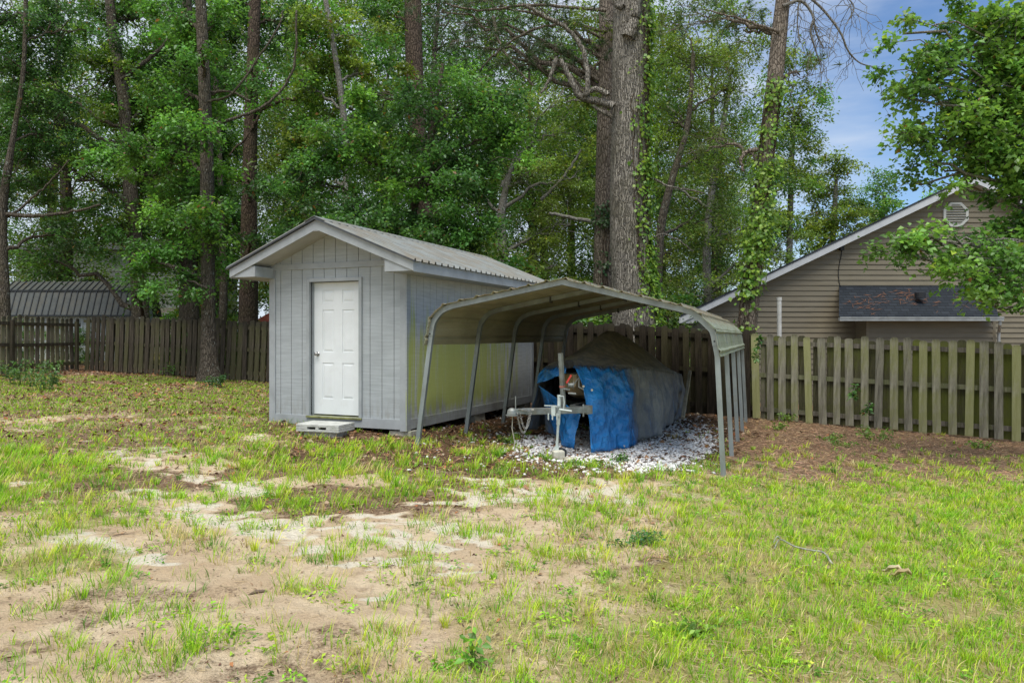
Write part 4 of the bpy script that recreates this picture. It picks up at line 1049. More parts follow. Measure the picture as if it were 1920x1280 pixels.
def fence(name, label, P0, P1, height, mat, matr, seed, shadow=True, sp=.25, lean=0., wob=.02, matb=None, back=True):
    """shadowbox fence: pickets on both faces of three rails"""
    rs = np.random.RandomState(seed)
    P0 = Vector((*P0, 0)); P1 = Vector((*P1, 0)); d = (P1 - P0); Ln = d.length; d.normalize(); nrm = Vector((d.y, -d.x, 0))   # towards the yard
    if nrm.y > 0 and abs(nrm.y) > .3: nrm = -nrm
    th = math.atan2(d.y, d.x)
    root = thing(name, label, 'fence', (P0.x, P0.y, g1(P0.x, P0.y)), th)
    zt = lambda s: float(Gp(P0.x + d.x * s, P0.y + d.y * s))
    sg = 1 if (Matrix.Rotation(th, 3, 'Z') @ Vector((0, 1, 0))).dot(nrm) > 0 else -1
    z00 = g1(P0.x, P0.y)
    def picket(s, off, w, h, dz, ln, mat=mat):
        """dog-eared board in local (along, across, up)"""
        q = .028 + rs.rand() * .01; pts = [(-w / 2, 0), (w / 2, 0), (w / 2, h - q * 1.1), (w / 2 - q * .7, h - q * .2), (w / 2 - q * 1.6, h), (-w / 2 + q * 1.6, h), (-w / 2 + q * .7, h - q * .2), (-w / 2, h - q * 1.1)]
        mb = MB(); mb.prism(pts, 1, -.010, .010)
        o = mb.build('picket', mat, root)
        o.location = (s, off, zt(s) - z00 + dz); o.rotation_euler = (rs.randn() * .008, ln, rs.randn() * .03)
        return o
    s = .1; n = 0; mids = [.0]
    while s < Ln:
        w = .138 + .006 * rs.randn(); h = height + rs.randn() * wob
        picket(s, sg * .045, w, h, .03 + .015 * rs.randn(), lean + rs.randn() * .012); nxt = sp * (1 + .05 * rs.randn()); mids.append(s + nxt / 2); s += nxt; n += 1
    if back:
        for s in mids:
            picket(s, -sg * .045, .142, height - .02 + rs.randn() * wob, .03, lean + rs.randn() * .008, matb or mat)
    for hz in (.22, height * .53, height - .14):
        mb = MB(); k = max(2, int(Ln / 2.4))
        for i in range(k):
            a, b = Ln * i / k, Ln * (i + 1) / k - .006
            mb.beam((a, 0, zt(a) - z00 + hz), (b, 0, zt(b) - z00 + hz + rs.randn() * .01), .036, .088)
        mb.build('rail', matr, root)
    for i in range(int(Ln / 2.44) + 1):
        s = .22 + i * 2.44
        if s > Ln: break
        mb = MB(); mb.box(s - .045, s + .045, -sg * .06 - .045, -sg * .06 + .03, zt(s) - z00 - .3, zt(s) - z00 + height - .05); mb.build('post', matr, root)
    return root
def build_fences():
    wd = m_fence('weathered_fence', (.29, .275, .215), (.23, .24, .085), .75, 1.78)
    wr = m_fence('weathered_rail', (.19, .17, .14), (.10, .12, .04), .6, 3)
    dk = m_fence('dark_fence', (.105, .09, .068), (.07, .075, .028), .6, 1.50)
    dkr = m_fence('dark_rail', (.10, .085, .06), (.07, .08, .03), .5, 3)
    br = m_fence('brown_fence_shaded', (.048, .039, .029), (.055, .054, .022), .45, 1.85); brr = m_fence('brown_rail_shaded', (.04, .033, .025), (.05, .05, .02), .4, 3); wb = m_fence('mossy_fence_shaded', (.11, .105, .06), (.12, .138, .03), .95, 1.78)  # brown boards and rails darkened: shade behind the carport put into the colour
    c = (5.0, 15.55); sd = m_fence('side_fence_lit', (.27, .235, .175), (.17, .18, .07), .5, 1.42)  # side boards given a lighter colour to offset the shade they stand in
    fence('picket_fence', 'mossy shadowbox fence of weathered boards in front of the tan house', c, (12.6, 11.15), 1.74, wd, wr, 3, matb=wb)  # back pickets: mossy green, darkened further for the shade in the gaps
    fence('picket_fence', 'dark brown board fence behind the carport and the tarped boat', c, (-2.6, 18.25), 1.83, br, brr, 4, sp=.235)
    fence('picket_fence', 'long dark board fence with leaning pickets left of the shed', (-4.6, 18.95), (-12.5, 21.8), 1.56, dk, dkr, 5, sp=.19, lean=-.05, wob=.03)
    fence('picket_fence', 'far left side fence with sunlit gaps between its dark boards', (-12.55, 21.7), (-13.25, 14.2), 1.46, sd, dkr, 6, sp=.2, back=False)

# ------------------------------------------------------------------ neighbours
def lap_wall(mb, poly_fn, z0, z1, y, pitch=.14, t=.024):
    """horizontal lap siding facing -Y; poly_fn(z) gives the x range at a height"""
    z = z0; rl = np.random.RandomState(6)
    while z < z1 - 1e-4:
        zz = min(z + pitch, z1); a, b = poly_fn(z); c, d = poly_fn(zz)
        if b - a > .02:
            c, d = max(a - 5, c), min(b + 5, d)
            # boards butt at staggered joints, each lapped a few millimetres proud
            cut = [0.] + sorted(rl.rand(max(1, int((b - a) / 3.2))).tolist()) + [1.]
            for i in range(len(cut) - 1):
                u, v_ = cut[i], cut[i + 1]; tt = t + (.004 if i % 2 else 0) + rl.rand() * .003; s_ = rl.randn() * .0015
                A, B_, D_, C_ = a + (b - a) * u, a + (b - a) * v_, c + (d - c) * v_, c + (d - c) * u
                mb.add([(A, y - tt, z + s_), (B_, y - tt, z - s_), (D_, y - .001, zz), (C_, y - .001, zz), (A, y, z), (B_, y, z)], [(0, 1, 2, 3), (0, 4, 5, 1)])
        z = zz
def build_house():
    Y = 20.0
    tan = m_plain('tan_vinyl', (.195, .17, .12), .55, 0, .10, 1.5, .06, .3, (1, 1, 5), dirt=((.17, .145, .09), 2, .5, .75, .5))
    white = m_plain('white_fascia', (.50, .52, .54), .5, 0, .1, 3, .05)
    shg = NT('shingles'); br = shg.n('ShaderNodeTexBrick'); shg.l(shg.map((1, 1, 1), (0, 0, 0)), br.inputs['Vector'])
    X = lambda px: (px - HX) / F * Y
    Zp = lambda py: CZ + (HY - py) / F * Y
    gx, gw = 12.2, 7.42; zr, ze = Zp(334), Zp(590)
    slope = .479
    z0 = -1.2
    root = thing('house', 'tan vinyl sided house with a wide gable behind the right fence', 'house', (gx, Y, float(Gp(gx, Y))), 0)
    rz = lambda x: zr - .12 - slope * abs(x - gx)
    rng = lambda z: (gx - min(gw, (zr - .12 - z) / slope) if z > rz(gx - gw) else gx - gw, gx + min(gw, (zr - .12 - z) / slope) if z > rz(gx - gw) else gx + gw)
    zc = rz(gx - gw)
    def skew(m): m.v = [(x + .42 * max(0, y - Y), y, z) for x, y, z in m.v]
    mb = MB(); lap_wall(mb, rng, z0, zr - .13, Y)
    mb.prism([(gx - gw, z0), (gx + gw, z0), (gx + gw, zc), (gx, zr - .12), (gx - gw, zc)], 1, Y + .001, Y + 9); skew(mb)
    wall = mb.build('wall', tan, root, True)
    # roof
    n = NT('dark_shingle'); b = n.n('ShaderNodeTexBrick'); b.offset = .5
    n.l(n.map((1, 1, 1), src='Object'), b.inputs['Vector']); 
    b.inputs['Scale'].default_value = 1; b.inputs['Brick Width'].default_value = .3; b.inputs['Row Height'].default_value = .13; b.inputs['Mortar Size'].default_value = .006
    b.inputs['Color1'].default_value = (.018, .022, .028, 1); b.inputs['Color2'].default_value = (.045, .052, .062, 1); b.inputs['Mortar'].default_value = (.008, .008, .01, 1)
    ro_m = n.done(n.bsdf(b.outputs['Color'], .85, 0, n.bump(n.noise(n.map(), 90, 3), .5, .01), .2))
    for s in (-1, 1):
        xe = gx + s * (gw + .35); zz = zr - slope * (gw + .35)
        mb = MB(); mb.prism([(gx, zr + .05), (xe, zz + .05), (xe, zz), (gx, zr)], 1, Y - .36, Y + 9.3); skew(mb); mb.build('roof', ro_m, root, True)
        mb = MB(); mb.prism([(gx, zr - .002), (xe, zz - .002), (xe, zz - .17), (gx, zr - .19)], 1, Y - .34, Y - .31); mb.build('rake_board', white, root, True)
        mb = MB(); mb.prism([(gx, zr - .125), (xe, zz - .125), (xe, zz - .145), (gx, zr - .145)], 1, Y - .309, Y - .013); mb.build('soffit', white, root, True)
    xe = gx - gw - .35; zz = zr - slope * (gw + .35)
    mb = MB(); mb.box(xe, gx - gw - .002, Y - .30, Y + 9, zz - .17, zz - .146); mb.box(xe - .02, xe, Y - .30, Y + 9, zz - .17, zz - .004)
    mb.prism([(xe, zz - .145), (gx - gw + .1, zz - .145), (gx - gw + .1, zz + .06)], 1, Y - .30, Y - .28); skew(mb); mb.build('eave_box', white, root, True)
    mb = MB(); mb.box(gx - gw - .03, gx - gw + .07, Y - .03, Y + .02, z0, zc - .02); mb.build('corner_trim', tan, root, True)
    # octagonal gable vent
    vx, vz, r = X(1790), Zp(403), .36
    oc = [(vx + r * math.cos(PI / 8 + k * PI / 4), vz + r * .98 * math.sin(PI / 8 + k * PI / 4)) for k in range(8)]
    ic = [(vx + (x - vx) * .8, vz + (z - vz) * .8) for x, z in oc]
    mb = MB()
    for k in range(8): mb.prism([oc[k], oc[(k + 1) % 8], ic[(k + 1) % 8], ic[k]], 1, Y - .07, Y - .015)
    vent = mb.build('gable_vent', m_plain('white_vent', (.48, .49, .46), .5, 0, .1), root, True)
    mb = MB(); mb.prism(ic, 1, Y - .03, Y - .016)
    vb = mb.build('backing', m_plain('vent_dark', (.10, .10, .09), .8), vent, True)
    mb = MB()
    for k in range(8):
        z = vz - r * .68 + k * r * .185; hw_ = min(r * .74, r * 1.04 - abs(z - vz)) ; mb.obox((vx, Y - .05, z), (1, 0, 0), (0, 1, -.7), (0, .7, 1), hw_, .022, .006)
    mb.build('slat', m_plain('white_vent2', (.48, .49, .46), .5, 0, .1), vent, True)
    # bump-out with its own little roof
    bx0, bx1 = X(1603), X(1838); by = Y - .62; zt = 2.07
    mb = MB(); lap_wall(mb, lambda z: (bx0 + .08, bx1 - .08), z0, zt, by); mb.box(bx0 + .02, bx1 - .02, by + .001, Y - .013, z0, zt)
    mb.box(bx0, bx0 + .08, by - .02, Y - .013, z0, zt); mb.box(bx1 - .08, bx1, by - .02, Y - .013, z0, zt); mb.build('bump_out', tan, root, True)
    r0, r1 = X(1573), X(1848); ye = Y - .98; f2 = lambda px: (px - HX) / F * ye
    e0, e1 = f2(1573), f2(1874); zt_, zb_ = Zp(536), CZ + (HY - 592) / F * ye
    mb = MB(); V = [(r0, Y - .013, zt_), (r1, Y - .013, zt_), (e1, ye, zb_), (e0, ye, zb_)]
    V += [(x, y, z - .035) for x, y, z in V]
    mb.add(V, [(0, 1, 2, 3), (4, 5, 6, 7), (0, 1, 5, 4), (1, 2, 6, 5), (2, 3, 7, 6), (3, 0, 4, 7)]);
    n = NT('dark_shingle_low'); b = n.n('ShaderNodeTexBrick'); b.offset = .5
    mp = n.map((1, 1, 1), (0, 0, 0)); cx = n.n('ShaderNodeCombineXYZ'); s3 = n.sep(n.co.outputs['Object']); n.l(s3[0], cx.inputs[0]); n.l(s3[2], cx.inputs[1]); n.l(cx.outputs[0], b.inputs['Vector'])
    b.inputs['Scale'].default_value = 1; b.inputs['Brick Width'].default_value = .22; b.inputs['Row Height'].default_value = .075; b.inputs['Mortar Size'].default_value = .006; b.inputs['Bias'].default_value = -.2
    b.inputs['Color1'].default_value = (.02, .025, .032, 1); b.inputs['Color2'].default_value = (.034, .041, .05, 1); b.inputs['Mortar'].default_value = (.008, .009, .01, 1)
    lr = mb.build('lower_roof', n.done(n.bsdf(b.outputs['Color'], .85, 0, n.bump(n.noise(n.map(), 90, 3), .6, .01), .2)), root, True)
    mb = MB(); c = Vector(((r0 + r1) / 2 - .12, Y - .6, (zt_ + zb_) / 2 + .06)); mb.tube([c, c + Vector((0, 0, .14)), c + Vector((0, 0, .16))], [.13, .13, .06], 14); mb.build('roof_vent', m_plain('vent_black', (.02, .022, .026), .6), lr, True)
    gut = m_plain('gutter_grey', (.33, .35, .35), .5, .1, .2, 5)
    mb = MB(); mb.box(e0 - .02, e1 + .05, ye - .10, ye - .004, zb_ - .13, zb_ - .04); mb.box(e0 - .02, e1 + .05, ye - .115, ye - .10, zb_ - .06, zb_ - .03); mb.build('gutter', gut, root, True)
    mb = MB(); q = Vector((e1 - .02, ye - .05, zb_ - .13)); w = Vector((bx1 + .06, by - .05, zb_ - .42)); mb.tube([q, q - Vector((0, 0, .08)), w, w - Vector((0, 0, 2.6))], .038, 8); mb.build('downspout', gut, root, True)
    # cable and its bracket on the wall
    cbl = m_plain('black_cable', (.015, .015, .015), .5)
    p = [(1576, 458), (1577, 475), (1573, 495), (1571, 515), (1574, 535), (1580, 541)]
    mb = MB(); mb.tube(catmull([Vector((X(a), Y - .03, Zp(b_))) for a, b_ in p], 24), .011, 6); mb.box(X(1573), X(1580), Y - .1, Y - .014, Zp(470), Zp(456)); mb.build('cable', cbl, root, True)
    # pine straw on the lower roof
    rs = np.random.RandomState(2); V = []; Fc = []
    ctr = [(rs.rand(), .3 + .6 * rs.rand()) for _ in range(16)]
    for i in range(120):
        cu, cv = ctr[rs.randint(16)]; u = cu + rs.randn() * .05; v_ = cv + rs.randn() * .08
        if not (0.02 < u < .98 and .05 < v_ < .98): continue
        a_ = Vector(V0 := (r0 + (r1 - r0) * u, Y - .013, zt_)); b_ = Vector((e0 + (e1 - e0) * u, ye, zb_)); c = a_.lerp(b_, v_) + Vector((0, -.004, .016 + .015 * rs.rand()))
        t1 = Vector((1, 0, 0)); t2 = (b_ - a_).normalized(); an = rs.randn() * .7; d = t1 * math.cos(an) + t2 * math.sin(an); s_ = t2 * math.cos(an) - t1 * math.sin(an); l = .06 + .08 * rs.rand(); k = len(V)
        V += [c - d * l, c + s_ * .007, c + d * l, c - s_ * .007]; Fc.append((k, k + 1, k + 2, k + 3))
    o = mesh_obj('pine_straw', np.array([tuple(v) for v in V]), Fc, m_plain('needle_red', (.20, .09, .045), .9, 0, .5, 20), None); tag(o, 'reddish pine needles lying on the dark shingle lower roof', 'pine straw', kind='stuff')
    # white plastic pipe behind the fence
    b = at(1461.5, 640, 18.6); g_ = g1(b.x, b.y); t = thing('standpipe', 'white plastic pipe standing upright in front of the tan wall', 'pipe', (b.x, b.y, g_))
    tp = at(1461, 558, 18.6); mb = MB(); mb.tube([Vector((b.x, b.y, g_)), tp], .055, 14); mb.tube([tp - Vector((0, 0, .07)), tp + Vector((0, 0, .01))], .064, 14); mb.build('pipe', m_plain('white_pvc', (.62, .62, .58), .45, 0, .15), t, True)

def build_left():
    # gambrel-roofed metal barn shed
    Y = 27.; Z = lambda py, y=Y: CZ + (HY - py) / F * y; X = lambda px, y=Y: (px - HX) / F * y
    x0, x1 = X(-10), X(246); gz = float(Gp(-15, Y))
    root = thing('barn_shed', 'small white barn shed with a dark ribbed gambrel metal roof beyond the left fence', 'shed', ((x0 + x1) / 2, Y, gz), 0)
    prof = [(Y + .25, Z(592)), (Y + .6, Z(545)), (Y + 1.2, Z(528) + .06), (Y + 1.8, Z(545)), (Y + 2.15, Z(592))]
    mb = MB(); mb.prism([(Y + .5, gz - .2), (Y + 1.95, gz - .2), (Y + 1.95, Z(592)), (Y + 1.72, Z(549)), (Y + 1.2, Z(533)), (Y + .68, Z(549)), (Y + .5, Z(592))], 0, x0 + .15, x1 - .15)
    for k in range(40):
        x = x0 + .2 + k * .11
        if x < x1 - .2: mb.box(x, x + .075, Y + .488, Y + .5, gz - .2, Z(592))
    mb.build('wall', m_plain('white_panel', (.50, .53, .55), .6, 0, .08), root, True)
    met = m_metal_sheet('barn_roof', (.085, .095, .09), (.12, .11, .08), .45, .5)
    mb = MB()
    for (a, b) in zip(prof[:-1], prof[1:]):
        mb.prism([a, b, (b[0], b[1] + .03), (a[0], a[1] + .03)], 0, x0 - .1, x1 + .1)
    ro = mb.build('roof', met, root, True)
    mb = MB()
    for k in range(40):
        x = x0 - .08 + k * .23
        if x > x1 + .1: break
        for (a, b) in zip(prof[:2], prof[1:3]): mb.beam((x, a[0], a[1] + .05), (x, b[0], b[1] + .05), .035, .04)
    mb.beam((x0 - .1, prof[1][0] - .02, prof[1][1] + .04), (x1 + .1, prof[1][0] - .02, prof[1][1] + .04), .05, .05)
    mb.beam((x0 - .1, prof[0][0] - .02, prof[0][1] + .01), (x1 + .1, prof[0][0] - .02, prof[0][1] + .01), .05, .06); mb.build('seam', m_plain('seam_dark', (.035, .04, .045), .5, .2), ro, True)
    # pale two-tone house behind it
    Y = 37.; Z = lambda py: CZ + (HY - py) / F * Y; X = lambda px: (px - HX) / F * Y
    a, b = X(30), X(348); gz = float(Gp(-20, Y))
    root = thing('house', 'pale grey house with brick base half hidden by trees on the left', 'house', ((a + b) / 2, Y, gz), 0)
    mb = MB(); lap_wall(mb, lambda z: (a, b), Z(577), Z(470), Y, .2, .03); mb.box(a, b, Y + .001, Y + 7, Z(577), Z(470)); mb.build('wall', m_plain('pale_siding', (.40, .42, .42), .6, 0, .1, 1), root, True)
    n = NT('pale_brick'); q = n.n('ShaderNodeTexBrick'); cx = n.n('ShaderNodeCombineXYZ'); s3 = n.sep(n.co.outputs['Object']); n.l(s3[0], cx.inputs[0]); n.l(s3[2], cx.inputs[1]); n.l(cx.outputs[0], q.inputs['Vector'])
    q.inputs['Scale'].default_value = 1; q.inputs['Brick Width'].default_value = .22; q.inputs['Row Height'].default_value = .075; q.inputs['Color1'].default_value = (.42, .37, .31, 1); q.inputs['Color2'].default_value = (.34, .28, .23, 1); q.inputs['Mortar'].default_value = (.5, .47, .42, 1)
    mb = MB(); mb.box(a, b, Y - .03, Y + 7, gz - .3, Z(577) - .003); mb.build('brick_base', n.done(n.bsdf(q.outputs['Color'], .9)), root, True)
    mb = MB(); mb.prism([(Y - .5, Z(470)), (Y + 3.5, Z(430)), (Y + 7.5, Z(470))], 0, a - .3, b + .3); mb.build('roof', m_plain('grey_shingle', (.12, .12, .125), .9, 0, .3, 3), root, True)
    mb = MB(); w0, w1, z0, z1 = X(311), X(322), Z(606), Z(588); mb.box(w0, w1, Y - .05, Y - .031, z0, z1); wn = mb.build('window', m_plain('dark_glass', (.03, .04, .05), .1, 0, .1), root, True)
    mb = MB(); 
    for r_ in ((w0 - .06, w0, z0 - .06, z1 + .06), (w1, w1 + .06, z0 - .06, z1 + .06), (w0, w1, z1, z1 + .06), (w0, w1, z0 - .06, z0)): mb.box(r_[0], r_[1], Y - .07, Y - .031, r_[2], r_[3])
    mb.build('frame', m_plain('white_frame', (.6, .6, .6), .5), wn, True)
    # red roofed outbuilding glimpsed beside the shed
    Y = 31.; a, b = (482 - HX) / F * Y, (530 - HX) / F * Y; gz = float(Gp(a, Y))
    root = thing('outbuilding', 'small red roofed outbuilding just left of the grey shed', 'outbuilding', ((a + b) / 2, Y, gz), 0)
    zt = CZ + (HY - 603) / F * Y; zr = CZ + (HY - 588) / F * Y
    mb = MB(); mb.box(a, b, Y, Y + 2, gz - .2, zt); mb.build('wall', m_plain('brown_board', (.2, .12, .09), .8), root, True)
    mb = MB(); mb.prism([(a - .1, zt), (b + .1, zt), (b - .4, zr + .1)], 1, Y - .15, Y + 2.1); mb.build('roof', m_plain('red_roof', (.33, .085, .06), .7), root, True)
# ------------------------------------------------------------------ trees
BARK = {}
def bark(k):
    if not BARK:
        BARK['oak'] = m_bark('grey_oak_bark', (.03, .024, .018), (.17, .145, .11), 9, .2, 1.0, ((.40, .42, .36), .60))
        BARK['big'] = m_bark('big_ridged_bark', (.035, .029, .023), (.46, .42, .355), 10, .07, 1.4, ((.42, .42, .37), .63))
        BARK['pine'] = m_bark('pine_plate_bark', (.03, .021, .015), (.15, .11, .08), 8, .30, 1.0, None, True)
        BARK['pale'] = m_bark('pale_pine_bark', (.045, .034, .027), (.30, .25, .20), 8, .30, 1.0, None, True)
        BARK['smooth'] = m_bark('smooth_grey_bark', (.07, .06, .05), (.28, .265, .23), 9, .3, .6, ((.40, .42, .37), .58))
    return BARK[k]
LEAF = None
def leaf_mat():
    global LEAF
    if LEAF is None: LEAF = m_leaf('leaf')
    return LEAF

def leaves_arr(rs, C, n, rad, size, pal, flat=.5, droop=.25, tone=.26, K=9, wide=.58, tilt=.8):
    """sprays of leaves around the points C: each spray is K twigs, leaves set along them"""
    C = np.asarray(C, float); N = len(C)
    td = rs.randn(N, K, 3); td[..., 2] *= flat; td /= np.linalg.norm(td, axis=2)[..., None] + 1e-9; td[..., 2] *= .8
    tl = .55 + .6 * rs.rand(N, K)
    ci = np.repeat(np.arange(N), n); M = len(ci); ki = rs.randint(0, K, M)
    d = td[ci, ki]; t = rs.rand(M) ** .75 * tl[ci, ki]
    r = np.broadcast_to(np.asarray(rad, float), (N,))[ci]
    P = C[ci] + d * (t * r)[:, None]; P[:, 2] -= droop * r * t ** 2
    P += rs.randn(M, 3) * (r * .15)[:, None]
    s = size * (.65 + .7 * rs.rand(M))
    nn = np.stack([rs.randn(M) * tilt, rs.randn(M) * tilt, np.ones(M)], 1); nn /= np.linalg.norm(nn, axis=1)[:, None]
    a = d + rs.randn(M, 3) * .7; a[:, 2] -= .25; a -= nn * (a * nn).sum(1)[:, None]; a /= np.linalg.norm(a, axis=1)[:, None] + 1e-9
    b = np.cross(nn, a)
    w = s * wide / 2
    V = np.stack([P, P + a * (s * .5)[:, None] + b * w[:, None] + nn * (w * .35)[:, None], P + a * s[:, None] - np.array([0, 0, .12]) * s[:, None], P + a * (s * .45)[:, None] - b * w[:, None] + nn * (w * .35)[:, None]], 1).reshape(-1, 3)
    k = np.arange(M) * 4
    Fc = np.concatenate([np.stack([k, k + 2, k + 1], 1), np.stack([k, k + 3, k + 2], 1)])
    pal = np.asarray(pal); cl = pal[rs.randint(0, len(pal), N)] * (1 + tone * rs.randn(N, 1)).clip(.5, 1.7)
    col = cl[ci] * (1 + .28 * rs.randn(M, 1)).clip(.4, 1.8); od = rs.rand(M); col[od < .03] *= np.array([1.9, 1.35, .8]); col[od > .994] = (.22, .11, .05)
    return V, Fc, np.repeat(col, 4, 0), td, tl
def needles_arr(rs, C, n, L, w, pal):
    C = np.asarray(C, float); N = len(C); ci = np.repeat(np.arange(N), n); M = len(ci)
    ax = rs.randn(N, 3) * .6 + np.array([0, 0, .3]); ax /= np.linalg.norm(ax, axis=1)[:, None]
    d = rs.randn(M, 3) * .75 + ax[ci]; d /= np.linalg.norm(d, axis=1)[:, None]
    b = np.cross(d, rs.randn(M, 3)); b /= np.linalg.norm(b, axis=1)[:, None] + 1e-9
    l = L * (.6 + .5 * rs.rand(M)); P = C[ci] + ax[ci] * (rs.rand(M) * L * .6)[:, None]
    V = np.stack([P + b * (w / 2), P - b * (w / 2), P + d * l[:, None] - np.array([0, 0, .15]) * l[:, None]], 1).reshape(-1, 3)
    Fc = np.arange(M * 3).reshape(-1, 3)
    pal = np.asarray(pal); col = pal[rs.randint(0, len(pal), N)][ci] * (1 + .2 * rs.randn(M, 1)).clip(.5, 1.6)
    return V, Fc, np.repeat(col, 3, 0)

def tubes_mesh(paths, seg=5):
    """many (path, radii) tubes as arrays of quads"""
    Vs = []; Fs = []; b = 0
    for P, rad in paths:
        V, Fc = tube_arr(P, rad, seg, False)
        Vs.append(V); Fs.append(np.array(Fc) + b); b += len(V)
    return np.concatenate(Vs), np.concatenate(Fs)
def curved(rs, a, b, n=7, arch=.12, jit=.06):
    a = np.array(a, float); b = np.array(b, float); L = np.linalg.norm(b - a)
    t = np.linspace(0, 1, n)[:, None]
    P = a * (1 - t) + b * t; P[:, 2] += (4 * t * (1 - t))[:, 0] * L * arch
    j = rs.randn(n, 3) * L * jit; j[0] = 0; j[-1] *= .3
    return P + j
def trunk_mesh(rs, pts, radii, seg, ridge=.05, flare=1.35, zg=None):
    L = sum((Vector(pts[i + 1]) - Vector(pts[i])).length for i in range(len(pts) - 1))
    n = max(14, int(L / .16)); P = catmull([Vector(p) for p in pts], n)
    rad = np.interp(np.linspace(0, 1, n), np.linspace(0, 1, len(radii)), radii)
    h = P[:, 2] - P[0, 2]
    rad = rad * (1 + (flare - 1) * np.exp(-h / .35))
    sd = rs.randint(1000)
    def wob(n, seg):
        a = np.linspace(0, 2 * PI, seg, endpoint=False)[None, :]; hh = h[:, None]
        return 1 + ridge * ((fbm(np.cos(a) * 1.6 + hh * .5 + 9, np.sin(a) * 1.6 + hh * .2 + 5, sd, 3) - .5) * 2.2) + ridge * .5 * ((fbm(np.cos(a) * 9 + hh * .9, np.sin(a) * 9 + 3, sd + 3, 2) - .5) * 2) + (.28 * (flare - 1)) * np.exp(-hh / .3) * np.sin(a * 5 + sd)
    V, Fc = tube_arr(P, rad, seg, False, wob)
    return V, np.array(Fc), P, rad

GREEN = [(.066, .155, .034), (.080, .180, .036), (.052, .13, .036), (.115, .20, .036)]
YELL = [(.125, .195, .036), (.15, .21, .038), (.105, .18, .038), (.115, .17, .038)]
DARK = [(.050, .122, .040), (.060, .145, .040), (.042, .105, .036)]
BRITE = [(.085, .205, .042), (.11, .235, .044), (.068, .17, .042)]

